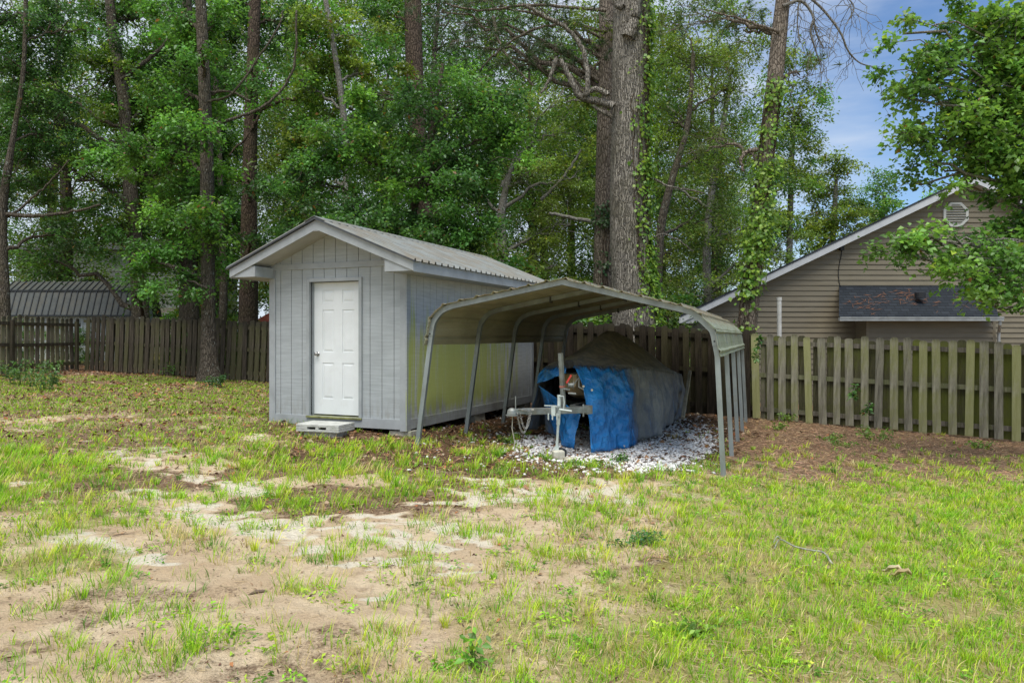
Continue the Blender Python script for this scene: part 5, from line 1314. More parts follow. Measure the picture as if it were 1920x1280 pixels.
def crown(V, Fc, col, TV, TF, bk, root, name='crown', gain=(1.2, 1.2, 1.0), tm=None):
    """leaves and their twigs as one crown mesh with two materials"""
    T3 = np.concatenate([TF[:, [0, 1, 2]], TF[:, [0, 2, 3]]]) + len(V)
    o = mesh_obj(name, np.concatenate([V, TV]), np.concatenate([Fc, T3]), leaf_mat(), root, True, colors=np.concatenate([(col * np.array(gain)).clip(.005, .9), np.full((len(TV), 3), .1)]))
    o.data.materials.append(tm or bark(bk)); mi = np.zeros(len(o.data.polygons), dtype=np.int32); mi[len(Fc):] = 1; o.data.polygons.foreach_set('material_index', mi)
def tree(name, label, cat, Y, trunk, wpx, blobs, bk, pal, size=.11, seed=1, group=None, nleaf=205, rad=.60, dens=2600., seg=24, limbs=(), flare=1.35, needles=None, ridge=.05, flat=.48, ground=True, tone=.28, wide=.58, lk=1.25, back=None, nlimb=None, limb_r=.05):
    rs = np.random.RandomState(seed)
    pts = [at(px, py, Y + (dy[0] if (dy := q[2:]) else 0)) for q in trunk for px, py in [q[:2]]]
    k = Y / F; radii = [w / 2 * k for w in wpx]
    if ground:
        a, b = pts[0], pts[1]; d = (a - b); zg = g1(a.x, a.y) - .08
        if a.z > zg + .02:
            e = a + d * ((a.z - zg) / max(-d.z, .05)) * 1.0; e.x = a.x + (e.x - a.x) * .5; e.y = a.y + (e.y - a.y) * .5; e.z = zg
            pts = [e] + pts; radii = [radii[0] * 1.05] + radii
    base = Vector((pts[0].x, pts[0].y, pts[0].z))
    root = thing(name, label, cat, base, 0, group)
    V, Fc, TP, TR = trunk_mesh(rs, pts, radii, seg, ridge, flare)
    TV, TF = V, Fc
    paths = []; C = []
    for lp, w0, w1, ly in limbs:                       # limbs read off the photograph
        P = catmull([at(q[0], q[1], ly + (q[2] if len(q) > 2 else 0)) for q in lp], 6 * len(lp)); n = len(P)
        P = P + rs.randn(n, 3) * .012
        paths.append((P, np.linspace(w0, w1, n) * k / 2))
    Cr = []
    for bl in blobs:
        cx, cy, rx, ry = bl[:4]; dy = (bl[4] if len(bl) > 4 else 0) + (back if back is not None else (.8 if Y < 26 else 0)); fac = bl[5] if len(bl) > 5 else 1
        Yb = Y + dy; c = np.array(at(cx, cy, Yb)); kk = Yb / F
        R3 = np.array([rx * kk, max(.5, .75 * rx * kk), ry * kk])
        n = max(2, int(rx * ry * PI / dens * 1.45 * fac * (Yb / 20) ** .5 + .5))
        u = rs.randn(n, 3); u /= np.linalg.norm(u, axis=1)[:, None]; q = c + u * (rs.rand(n, 1) ** .45) * R3
        zmin = g1(c[0], c[1]) + .5; q[:, 2] = np.maximum(q[:, 2], zmin)
        # limb out to the blob
        hd = np.hypot(TP[:, 0] - c[0], TP[:, 1] - c[1]); want = c[2] - .45 * hd
        i = int(np.argmin(np.abs(TP[:, 2] - want) + (TP[:, 2] < base.z + 1.2) * 5)); a = TP[i]
        P = curved(rs, a, c, 9, .08, .025); r0 = min(TR[i] * .55, limb_r * (1 + .25 * hd[i]))
        if np.linalg.norm(c - a) > .5: paths.append((P, np.linspace(r0, .016, 9)))
        for z in q:
            j = rs.randint(4, 9); Q = curved(rs, P[j], z, 6, .05, .06)
            paths.append((Q, np.linspace(.017, .005, 6)))
        C.append(q); Cr.append(np.full(n, rad * (.75 + .5 * rs.rand())))
    if paths:
        V, Fc = tubes_mesh(paths, 6); TF = np.concatenate([TF, Fc + len(TV)]); TV = np.concatenate([TV, V])
    mesh_obj('trunk', TV, TF, bark(bk), root, True, smooth=True)
    if C:
        C = np.concatenate(C); Cr = np.concatenate(Cr)
        if needles:
            # needle tufts scattered round each twig end
            CC = np.repeat(C, needles[0], 0) + rs.randn(len(C) * needles[0], 3) * np.array([.45, .45, .2])
            tw = [(curved(rs, C[i // needles[0]], CC[i], 4, .02, .05), np.linspace(.008, .004, 4)) for i in range(len(CC))]
            TV, TF = tubes_mesh(tw, 3)
            V, Fc, col = needles_arr(rs, CC, needles[1], .24, .014, pal)
            crown(V, Fc, col, TV, TF, bk, root)
        else:
            V, Fc, col, td, tl = leaves_arr(rs, C, int(nleaf * lk), Cr, size / lk ** .5 * 1.03, pal, flat, tone=tone, wide=wide)
            tw = []
            for i in range(len(C)):
                for j in range(3): tw.append((np.array([C[i], C[i] + td[i, j] * tl[i, j] * Cr[i] * .5 - [0, 0, .06 * Cr[i]], C[i] + td[i, j] * tl[i, j] * Cr[i] - [0, 0, .25 * Cr[i]]]), [.006, .005, .003]))
            TV, TF = tubes_mesh(tw, 3); crown(V, Fc, col, TV, TF, bk, root)
    return root, TP, TR

def ivy(label, TP, TR, z0, z1, n, a0, spread, seed, size=.10, pal=((.19, .33, .04), (.27, .40, .05), (.12, .25, .035)), bulge=.12, clump=5):
    """climbing leaves hugging a trunk between two heights, facing angle a0 (0 = right, -90 = the yard)"""
    rs = np.random.RandomState(seed)
    i0 = int(np.argmin(abs(TP[:, 2] - z0))); root = thing('ivy', label, 'ivy', tuple(TP[i0]))
    cz = z0 + (z1 - z0) * rs.rand(clump); u = rs.rand(n)
    z = np.where(rs.rand(n) < .82, cz[rs.randint(0, clump, n)] + rs.randn(n) * (z1 - z0) * .032, z0 + (z1 - z0) * u); z = z.clip(z0 - .2, z1 + .2)
    a = R(a0) + rs.randn(n) * R(spread)
    x0 = np.interp(z, TP[:, 2], TP[:, 0]); y0 = np.interp(z, TP[:, 2], TP[:, 1]); r = np.interp(z, TP[:, 2], TR)
    rr = r + bulge * np.abs(rs.randn(n)) + .03
    P = np.stack([x0 + np.cos(a) * rr, y0 + np.sin(a) * rr, z], 1)
    nn = np.stack([np.cos(a), np.sin(a), .5 + 0 * a], 1) + rs.randn(n, 3) * .45; nn /= np.linalg.norm(nn, axis=1)[:, None]
    ax = np.array([0, 0, -1.]) + rs.randn(n, 3) * .6; ax -= nn * (ax * nn).sum(1)[:, None]; ax /= np.linalg.norm(ax, axis=1)[:, None]
    b = np.cross(nn, ax); s = size * (.6 + .8 * rs.rand(n)); w = s * .42
    V = np.stack([P, P + ax * (s * .4)[:, None] + b * w[:, None], P + ax * s[:, None], P + ax * (s * .4)[:, None] - b * w[:, None]], 1).reshape(-1, 3)
    k = np.arange(n) * 4; Fc = np.concatenate([np.stack([k, k + 2, k + 1], 1), np.stack([k, k + 3, k + 2], 1)])
    col = np.repeat(np.asarray(pal)[rs.randint(0, len(pal), n)] * (1 + .25 * rs.randn(n, 1)).clip(.5, 1.6), 4, 0)
    mesh_obj('leaves', V, Fc, leaf_mat(), root, True, colors=col.clip(.005, .9))
    paths = []
    for q in range(4):
        zz = np.linspace(z0, z1, 30); aa = R(a0) + rs.randn() * R(spread * .7) + np.cumsum(rs.randn(30)) * .06
        r = np.interp(zz, TP[:, 2], TR) + .02
        paths.append((np.stack([np.interp(zz, TP[:, 2], TP[:, 0]) + np.cos(aa) * r, np.interp(zz, TP[:, 2], TP[:, 1]) + np.sin(aa) * r, zz], 1), .012))
    V, Fc = tubes_mesh(paths, 5); mesh_obj('stem', V, Fc, bark('pine'), root, True)

def bare_branch(rs, P, depth, L, out, r):
    """drooping leafless branchlets growing from a path"""
    n = len(P)
    for i in range(2, n, 1 if depth > 1 else 2):
        if rs.rand() < .25: continue
        a = np.array(P[i]); d = rs.randn(3) * .7; d[2] -= .55; d /= np.linalg.norm(d); l = L * (.5 + rs.rand())
        t = np.linspace(0, 1, 7)[:, None]; Q = a + d * l * t; Q[:, 2] -= l * .35 * t[:, 0] ** 2; Q += np.cumsum(rs.randn(7, 3) * l * .05, 0); Q[0] = a
        out.append((Q, np.linspace(r, r * .4, 7)))
        if depth > 1: bare_branch(rs, Q, depth - 1, L * .5, out, r * .6)

def build_trees():
    lf = leaf_mat()
    # -- left to right, nearest first
    tree('maple_tree', 'slim mottled grey tree at the left edge just behind the side fence', 'tree', 20.4, [(7, 640), (8, 560), (4, 398), (26, 250), (44, 130), (50, -60)], [24, 19, 17, 9, 8, 7],
         [(40, 130, 120, 90), (20, 330, 80, 80), (100, 250, 90, 70), (110, 440, 80, 30), (20, 30, 110, 80), (130, 60, 90, 70)], 'oak', DARK, .10, 1, rad=.5, dens=2300,
         limbs=[([(6, 400), (60, 405), (130, 398), (190, 384)], 9, 4, 20.4), ([(8, 410), (40, 390), (90, 345), (130, 300)], 6, 3, 20.5)])
    tree('oak_tree', 'dark trunked oak rising behind the left fence beside the barn shed', 'tree', 23.5, [(264, 600), (256, 480), (242, 330), (232, 180), (212, 60), (200, -60)], [31, 27, 24, 21, 18, 15],
         [(200, 150, 150, 110), (110, 320, 120, 90), (270, 330, 120, 100), (180, 440, 120, 45), (250, 40, 150, 80), (268, 545, 36, 16, -3), (330, 200, 90, 90), (230, 420, 90, 60, -1), (60, 480, 70, 40), (30, 200, 120, 90)], 'oak', GREEN, .12, 2,
         limbs=[([(236, 240), (190, 225), (120, 175), (60, 160)], 8, 4, 23.4), ([(228, 150), (290, 100), (330, 60), (350, 30)], 9, 5, 23.4), ([(238, 300), (310, 240), (360, 190)], 6, 3, 23.6)])
    tree('oak_tree', 'thick dark trunk standing behind the left fence midway between two slimmer trunks', 'tree', 26, [(355, 602), (354, 480), (350, 330), (352, 150), (350, -60)], [36, 32, 26, 20, 16],
         [(360, 360, 120, 100), (330, 480, 90, 50), (350, 180, 130, 100), (420, 60, 120, 80), (290, 250, 110, 90), (440, 420, 60, 70)], 'oak', DARK, .12, 3)
    tree('sweetgum_tree', 'lichen speckled sweetgum standing in the yard before the left fence', 'tree', 19.0, [(393, 716), (391, 600), (389, 440), (388, 300), (383, 150), (373, -60)], [32, 26, 25, 25, 22, 18],
         [(330, 425, 110, 55, -1), (285, 490, 85, 45, -1.5), (405, 480, 40, 40), (330, 538, 40, 16, -1.5), (385, 235, 40, 40, -1.8), (378, 90, 36, 30, -1.8), (395, 395, 36, 30, -1.8), (390, 330, 65, 60), (310, 290, 130, 80), (350, 180, 90, 70), (410, 180, 45, 50), (400, 60, 60, 60), (330, 40, 110, 60), (405, 400, 45, 40, -1)], 'oak', BRITE, .115, 4, flare=1.7, ridge=.07,
         limbs=[([(388, 240), (430, 225), (500, 195), (550, 130), (556, 20)], 7, 4, 18.8), ([(389, 190), (440, 170), (520, 55), (530, 20)], 5, 3, 18.8), ([(388, 540), (350, 525), (300, 530)], 5, 2, 18.5), ([(389, 262), (360, 252), (335, 235)], 6, 3, 18.9), ([(390, 175), (430, 172), (470, 190)], 6, 4, 19.1)])
    tree('maple_tree', 'thin dark trunk just right of the lichen speckled sweetgum beyond the fence', 'tree', 25, [(418, 602), (419, 520), (414, 400), (410, 250), (400, 50)], [15, 14, 12, 10, 8], [(390, 300, 60, 90), (370, 130, 80, 90), (420, 470, 35, 50)], 'oak', GREEN, .12, 5)
    tree('pine_tree', 'tall straight dark pine left of the shed beyond the fence', 'tree', 24, [(466, 604), (467, 480), (468, 330), (473, 150), (480, -60)], [35, 31, 27, 23, 21],
         [(520, 40, 90, 60), (430, 0, 100, 60), (474, 130, 36, 40, -2.2), (466, 330, 40, 36, -2.2), (468, 455, 36, 26, -2.2)], 'pine', DARK, .12, 6, dens=3200,
         limbs=[([(476, 210), (530, 190), (590, 184), (640, 195), (690, 225)], 9, 4, 23.8), ([(474, 240), (500, 185), (512, 150)], 6, 3, 23.8), ([(476, 205), (470, 245), (430, 290)], 6, 3, 23.8), ([(462, 445), (440, 440), (420, 465)], 5, 3, 23.7)])
    tree('pine_tree', 'pine trunk rising behind the shed through dark foliage', 'tree', 24.5, [(806, 600), (800, 470), (786, 300), (777, 120), (773, -60)], [36, 34, 33, 32, 31], [(720, 30, 90, 50)], 'pine', GREEN, .12, 7, dens=3200)
    tree('sweetgum_tree', 'dense dark green tree with full rounded crown directly behind the shed roof', 'tree', 18.6, [(752, 600, 1), (760, 470, 1), (790, 330), (815, 220), (830, 120)], [20, 18, 15, 11, 7],
         [(850, 220, 130, 75), (720, 300, 110, 70), (900, 310, 110, 60), (640, 400, 110, 55), (800, 430, 110, 50, -.5), (570, 330, 80, 60), (740, 180, 90, 50), (960, 250, 50, 40), (810, 330, 110, 60, -.8), (700, 440, 110, 45, -.5), (610, 280, 80, 50), (900, 400, 60, 50), (860, 460, 70, 40), (540, 420, 50, 40, 1), (940, 180, 40, 40)], 'oak', BRITE + DARK, .105, 8, dens=1900, nleaf=215, rad=.58, back=0)
    tree('oak_tree', 'light leaved oak with long arching bare limbs above the shed ridge', 'tree', 22, [(640, 600), (642, 480), (650, 330), (640, 180), (600, -60)], [17, 16, 14, 11, 8],
         [(640, 70, 110, 60), (560, 170, 80, 60), (690, 140, 80, 70), (620, 240, 100, 60), (575, 40, 60, 50), (548, 300, 50, 60), (700, 240, 80, 60), (555, 400, 45, 40)], 'smooth', BRITE + YELL, .12, 9, dens=2300)
    tree('oak_tree', 'pale grey forked oak with yellow green leaves seen over the shed roof', 'tree', 29, [(938, 600), (942, 480), (940, 400), (955, 330), (970, 290)], [20, 18, 16, 10, 7],
         [(990, 340, 110, 70), (1060, 250, 60, 70), (930, 480, 110, 55), (1070, 420, 70, 80), (1000, 200, 80, 60), (1080, 330, 50, 70), (1040, 500, 70, 50), (900, 150, 80, 50), (860, 520, 70, 40), (1090, 150, 50, 60)], 'smooth', YELL, .11, 10, dens=2100, nleaf=170, wide=.42,
         limbs=[([(940, 400), (925, 390), (905, 365)], 9, 5, 29), ([(942, 350), (960, 315), (985, 290)], 9, 5, 29), ([(1015, 375), (1050, 340), (1075, 305), (1090, 280)], 7, 4, 29), ([(1030, 400), (1080, 410), (1130, 420)], 6, 8, 28)])
    r7, TP7, TR7 = tree('oak_tree', 'massive grey trunk with deeply ridged bark and ivy on its right side behind the carport', 'tree', 19.2, [(1190, 614), (1183, 500), (1180, 340), (1182, 150), (1184, 40), (1184, -80)], [86, 76, 70, 66, 66, 60],
         [(1130, 40, 60, 30, 0, .6), (1060, 190, 60, 40, 0, .5)], 'big', YELL, .10, 11, seg=72, ridge=.06, flare=1.25,
         limbs=[([(1150, 200), (1120, 190), (1088, 180), (1066, 140), (1050, 112)], 17, 9, 18.9), ([(1140, 178), (1118, 168), (1095, 180)], 12, 9, 18.8), ([(1103, 172), (1100, 120), (1085, 80), (1058, 50), (1020, 30), (985, 10)], 10, 7, 18.8), ([(1178, 70), (1186, 45), (1192, 10), (1200, -60)], 26, 18, 18.7), ([(1168, 14), (1155, 8), (1140, -30)], 12, 8, 18.8), ([(1044, 108), (1030, 150), (1014, 176)], 9, 4, 18.8),
                 ([(1215, 330), (1260, 350), (1320, 362)], 5, 3, 19), ([(1215, 450), (1250, 440), (1300, 470)], 5, 2, 19)])
    ivy('bright ivy climbing the right edge of the massive ridged trunk', TP7, TR7, .8, 10.5, 3400, -15, 28, 5, .09, bulge=.08, clump=16)
    ivy('small patch of ivy spreading on the front of the massive ridged trunk', TP7, TR7, 2.8, 7.6, 200, -62, 14, 6, .10, bulge=.03, clump=6)
    r7b, TP7b, TR7b = tree('pine_tree', 'straight pine trunk hard against the left of the massive ridged trunk', 'tree', 21, [(1132, 612), (1132, 480), (1134, 300), (1137, 120), (1139, -80)], [40, 38, 33, 30, 28],
         [(900, 40, 90, 40, -1), (990, 80, 90, 40, -1), (960, 110, 60, 30, -1), (870, 85, 60, 30, -1), (1060, 40, 60, 40, -1), (1030, 110, 60, 30, -1), (940, 10, 90, 30, -1), (830, 30, 50, 30, -1), (1090, 90, 30, 50, -1)], 'pale', [(.045, .085, .035), (.06, .105, .045), (.05, .08, .04)], .1, 12, needles=(5, 34), dens=1500,
         limbs=[([(1137, 60), (1050, 45), (960, 75), (900, 130)], 7, 3, 20.6), ([(1137, 20), (1000, 10), (900, 20), (830, 5)], 7, 3, 20.4), ([(925, 30), (935, 75), (960, 120), (1000, 160)], 6, 3, 20.4), ([(1137, 95), (1110, 135), (1086, 148)], 5, 3, 20.9), ([(1135, 118), (1115, 95), (1100, 60)], 5, 3, 20.9)])
    ivy('dark ivy patch low on the pine beside the massive trunk', TP7b, TR7b, 1.6, 5.2, 420, -80, 55, 8, .10, ((.045, .10, .03), (.06, .125, .035)), .07, 5)
    tree('oak_tree', 'slim dark trunk with shaggy ivy base just right of the massive trunk', 'tree', 23, [(1232, 612), (1233, 520), (1240, 420), (1262, 330), (1290, 230), (1300, 100)], [20, 18, 16, 13, 10, 7],
         [(1300, 130, 90, 110), (1320, 300, 90, 80), (1260, 470, 60, 60), (1260, 230, 60, 90), (1380, 170, 60, 90), (1300, 420, 80, 60), (1270, 40, 60, 60)], 'oak', YELL, .10, 13, dens=2100, nleaf=170, wide=.42)
    tree('oak_tree', 'yellow green fine leaved oak between the massive trunk and the leaning pine', 'tree', 28, [(1330, 610), (1325, 480), (1332, 380), (1350, 270), (1370, 150)], [16, 15, 13, 11, 7],
         [(1380, 300, 80, 90), (1350, 430, 80, 70), (1290, 550, 80, 50), (1420, 420, 70, 60), (1380, 530, 60, 50), (1360, 120, 80, 80), (1240, 350, 50, 80), (1470, 470, 60, 50)], 'smooth', YELL + GREEN, .11, 14, dens=2000, nleaf=170, wide=.42,
         limbs=[([(1250, 200), (1310, 245), (1360, 255)], 6, 3, 26), ([(1220, 560), (1250, 570), (1300, 590)], 5, 3, 26)])
    pts8 = [(1398, 640), (1402, 600), (1413, 500), (1425, 400), (1440, 260), (1455, 130), (1466, 20), (1476, -70)]
    r8, TP8, TR8 = tree('pine_tree', 'leaning pine wrapped in bright ivy in front of the tan house', 'tree', 17.6, pts8, [37, 36, 33, 32, 31, 30, 27, 25],
         [(1340, 275, 60, 40, .5), (1400, 60, 60, 40), (1330, 40, 70, 50), (1500, 140, 30, 30, 0, .5)], 'pale', [(.05, .10, .035), (.075, .125, .04), (.10, .13, .045)], .1, 15, needles=(4, 34), dens=1700, flare=1.2,
         limbs=[([(1420, 280), (1400, 285), (1388, 300), (1395, 320)], 9, 5, 17.4), ([(1460, 60), (1400, 40), (1330, 20)], 7, 3, 17.4)])
    ivy('lush yellow green ivy bulging round the middle of the leaning pine', TP8, TR8, 3.3, 7.5, 2300, -90, 66, 9, .088, bulge=.13, clump=15)
    ivy('thin ivy strands low on the leaning pine trunk', TP8, TR8, 1.6, 3.4, 260, -120, 40, 10, .11, bulge=.08)
    # dead hanging limb of the leaning pine
    rs = np.random.RandomState(4); out = []
    for lp, w0 in (([(1468, 12), (1500, 2), (1522, 25), (1530, 60), (1545, 92)], .045), ([(1525, 40), (1520, 60), (1528, 90), (1540, 125)], .035), ([(1498, -20), (1540, 15), (1575, 60), (1590, 95), (1612, 118), (1640, 126)], .035), ([(1500, -10), (1495, 40), (1500, 80)], .02), ([(1560, -30), (1600, 10), (1590, 40)], .02)):
        P = catmull([at(a, b, 17.4) for a, b in lp], 22); out.append((P, np.linspace(w0, .012, 22))); bare_branch(rs, P, 2, .75, out, .009)
    V, Fc = tubes_mesh(out, 5); mesh_obj('dead_limb', V, Fc, bark('smooth'), r8, True, smooth=True)
    # far trees past the roof of the tan house
    far = [((1560, 600), 40, [(1560, 330, 60, 50), (1520, 400, 70, 70), (1590, 420, 70, 60), (1540, 480, 60, 50)], 'airy grey green tree far behind the tan house gable', YELL, 21),
           ((1650, 600), 44, [(1640, 360, 50, 40), (1660, 410, 70, 40), (1610, 400, 50, 40), (1720, 400, 60, 40)], 'distant rounded tree whose top shows over the tan roof slope', BRITE, 22),
           ((1480, 600), 36, [(1500, 220, 45, 60), (1490, 320, 60, 60), (1450, 420, 50, 80), (1520, 530, 50, 40), (1530, 170, 20, 30), (1480, 130, 40, 50)], 'tall light green tree just right of the leaning pine', YELL + BRITE, 23)]
    for (bx, by), Y, bl, lab, pal, sd in far:
        tree('oak_tree', lab, 'tree', Y, [(bx, by), (bx, by - 120), (bx + 5, bl[0][1] + 60), (bx + 8, bl[0][1])], [14, 12, 9, 6], bl, 'smooth', pal, .16, sd, dens=1300, nleaf=150, rad=.75)
    # near tree reaching in from the right: its trunk stands outside the frame
    tree('maple_tree', 'near leafy tree reaching into the right side over the tan house', 'tree', 10.5, [(2180, 900), (2170, 640), (2150, 380), (2120, 150), (2080, -100)], [60, 50, 42, 32, 22],
         [(1880, 70, 70, 60), (1840, 170, 100, 50), (1760, 190, 60, 40), (1890, 260, 90, 60), (1800, 300, 70, 26, .3), (1715, 440, 50, 20, -.3), (1890, 430, 60, 36), (1850, 500, 50, 36, -.5), (1900, 530, 50, 40, -.6), (1700, 120, 36, 18), (1790, 470, 40, 22, -.4), (1950, 200, 80, 90), (1960, 400, 80, 90), (1830, 20, 50, 30), (1990, 60, 90, 90), (1730, 300, 30, 16), (1760, 115, 50, 24), (1700, 190, 40, 24), (1760, 260, 60, 30), (1800, 90, 50, 30), (1890, 160, 60, 50), (1900, 300, 60, 40), (1900, 480, 40, 30), (1690, 450, 30, 14, -.3), (1860, 230, 60, 40), (1900, 30, 50, 40), (1890, 350, 50, 36), (1850, 455, 60, 24, -.2), (1770, 500, 40, 14, -.4), (1730, 350, 40, 16, .2), (1690, 60, 30, 16), (1840, 560, 30, 18, -.5), (1740, 150, 40, 26), (1850, 110, 60, 40), (1700, 250, 30, 16), (1870, 500, 50, 26), (1860, 300, 60, 30), (1910, 380, 40, 40), (1810, 230, 50, 30), (1690, 470, 36, 14, -.3)], 'smooth', [(.13, .26, .065), (.165, .30, .07), (.105, .22, .06)], .078, 31, dens=1150, nleaf=105, rad=.33, wide=.8, flat=.5, limb_r=.022, tone=.2, back=0, lk=1.1)
    # understorey and woods behind: a few kinds, copied
    rs = np.random.RandomState(77)
    def kind(name, lab, cat, h, w, nb, pal, size, seed, nleaf, low=.25):
        r_ = np.random.RandomState(seed); root = thing(name, lab, cat, (0, 300, 0))
        C = []; paths = []
        tp = np.array([[0, 0, -.2], [.1, 0, h * .3], [-.1, .1, h * .6], [0, 0, h * .9]]) + r_.randn(4, 3) * [.15, .15, 0]
        Pt = catmull([Vector(p) for p in tp], 14); paths.append((Pt, np.linspace(.035 * h ** .8 + .02, .03, 14)))
        for i in range(nb):
            z = h * (low + (1 - low) * r_.rand()); rr = w * (.35 + .65 * math.sin(PI * min(1, (z / h - low) / (1 - low) * .85 + .12))) * r_.rand() ** .5; a = r_.rand() * 2 * PI
            c = np.array([rr * math.cos(a), rr * math.sin(a), z]); C.append(c)
            paths.append((curved(r_, Pt[min(13, int(max(0, z - .35 * rr) / h * 14))], c, 6, .06, .05), np.linspace(.03, .008, 6)))
        V, Fc = tubes_mesh(paths, 5); mesh_obj('trunk', V, Fc, bark('oak'), root, False, smooth=True)
        V, Fc, col, _, _ = leaves_arr(r_, np.array(C), nleaf, .055 * h + .45, size, pal, .4)
        mesh_obj('crown', V, Fc, leaf_mat(), root, False, colors=(col * np.array([1.15, 1.17, 1.0])).clip(.005, .9)); return root
    def dup(root, loc, rz, s, lab, group):
        r = root.copy(); COL.objects.link(r); r.location = loc; r.rotation_euler = (0, 0, rz); r.scale = (s, s, s); r['label'] = lab; r['group'] = group
        for ch in root.children: c = ch.copy(); COL.objects.link(c); c.parent = r
        return r
    A = kind('woodland_tree', 'x', 'tree', 21, 4.2, 84, DARK + GREEN + BRITE, .15, 91, 330, .12); Bk = kind('woodland_tree', 'x', 'tree', 20, 4.0, 78, YELL + GREEN, .145, 92, 330, .14)
    wl = 'leafy woodland tree standing in the backdrop beyond the fences'
    spots = [(-30, 34), (-25, 41), (-21.5, 46), (-17, 40), (-13.5, 45), (-10.5, 37), (-7, 43), (-4.5, 36), (-1.5, 44), (1, 38), (3.5, 45), (6, 40), (8.6, 44), (-27, 30), (12.0, 43), (-12, 31), (-3, 31), (-20, 33), (5, 34), (9.5, 35), (-33, 45), (-8, 52), (2, 54), (-16, 53), (14, 50)]
    used = set()
    for i, (x, y) in enumerate(spots):
        src = (A, Bk)[i % 2] if x < 2 else Bk
        z = g1(x, y)
        if src.name not in used: used.add(src.name); r = src; r.location = (x, y, z); r['group'] = 'woodland trees behind the yard'; r['label'] = wl
        else: r = dup(src, (x, y, z), rs.rand() * 6, .85 + .3 * rs.rand(), wl, 'woodland trees behind the yard')
        if x > 10: r.scale = (.8, .8, .72)
    bsh = kind('shrub', 'x', 'shrub', 3.2, 1.5, 34, GREEN + YELL + BRITE, .12, 93, 150, .08)
    bl = 'leafy understorey shrub growing beyond the back fence'
    sp = [(-1.5, 20.8, 1.1), (.2, 21.2, 1.25), (1.4, 20.6, .95), (-3.3, 22, 1.2), (4.4, 20.5, .8), (3.4, 22.5, 1.1), (-6.6, 27, .8), (-8.4, 29, .7), (-10.4, 27.5, .75), (-13.2, 31, .9), (6.2, 27, 1.1), (-5.2, 24, 1.1), (4.2, 26, 1.2), (-1.6, 27, 1.5), (-18, 33, 1.2), (-15.2, 25.4, .42), (-16.6, 25.7, .45), (-14.0, 25.0, .4), (-17.9, 25.9, .42), (-12.9, 25.2, .36), (-9.5, 25, .5), (-11.5, 25.5, .45), (-7.7, 24.6, .45)]
    for i, (x, y, s) in enumerate(sp):
        z = g1(x, y)
        if i == 0: bsh.location = (x, y, z); bsh.scale = (s, s, s); bsh['label'] = bl; bsh['group'] = 'shrubs beyond the fence'
        else: dup(bsh, (x, y, z), rs.rand() * 6, s, bl, 'shrubs beyond the fence')

# ------------------------------------------------------------------ small plants and yard debris
def leafy_plant(name, label, cat, p, h, r, n, size, pal, seed, stems=7, group=None, upright=.8):
    rs = np.random.RandomState(seed); p = Vector(p); root = thing(name, label, cat, p, 0, group)
    paths = []; C = []
    for i in range(stems):
        a = rs.rand() * 2 * PI; q = r * rs.rand() ** .5; e = np.array(p) + [q * math.cos(a), q * math.sin(a), h * (.5 + .5 * rs.rand())]
        s = np.array(p) + [q * .35 * math.cos(a), q * .35 * math.sin(a), -.02]; P = curved(rs, s, e, 7, .1, .03); paths.append((P, np.linspace(.006, .003, 7)))
        for j in range(2, 7): C.append(P[j])
    V, Fc = tubes_mesh(paths, 4); gs = m_plain('green_stem', (.12, .17, .04), .7) if 'green_stem' not in bpy.data.materials else bpy.data.materials['green_stem']
    mesh_obj('stem', V, Fc, gs, root, True)
    V, Fc, col, _, _ = leaves_arr(rs, np.array(C), max(3, n // len(C)), size * 1.5, size, pal, .4, .2, .15)
    mesh_obj('foliage', V, Fc, leaf_mat(), root, True, colors=col.clip(.005, .9)); return root
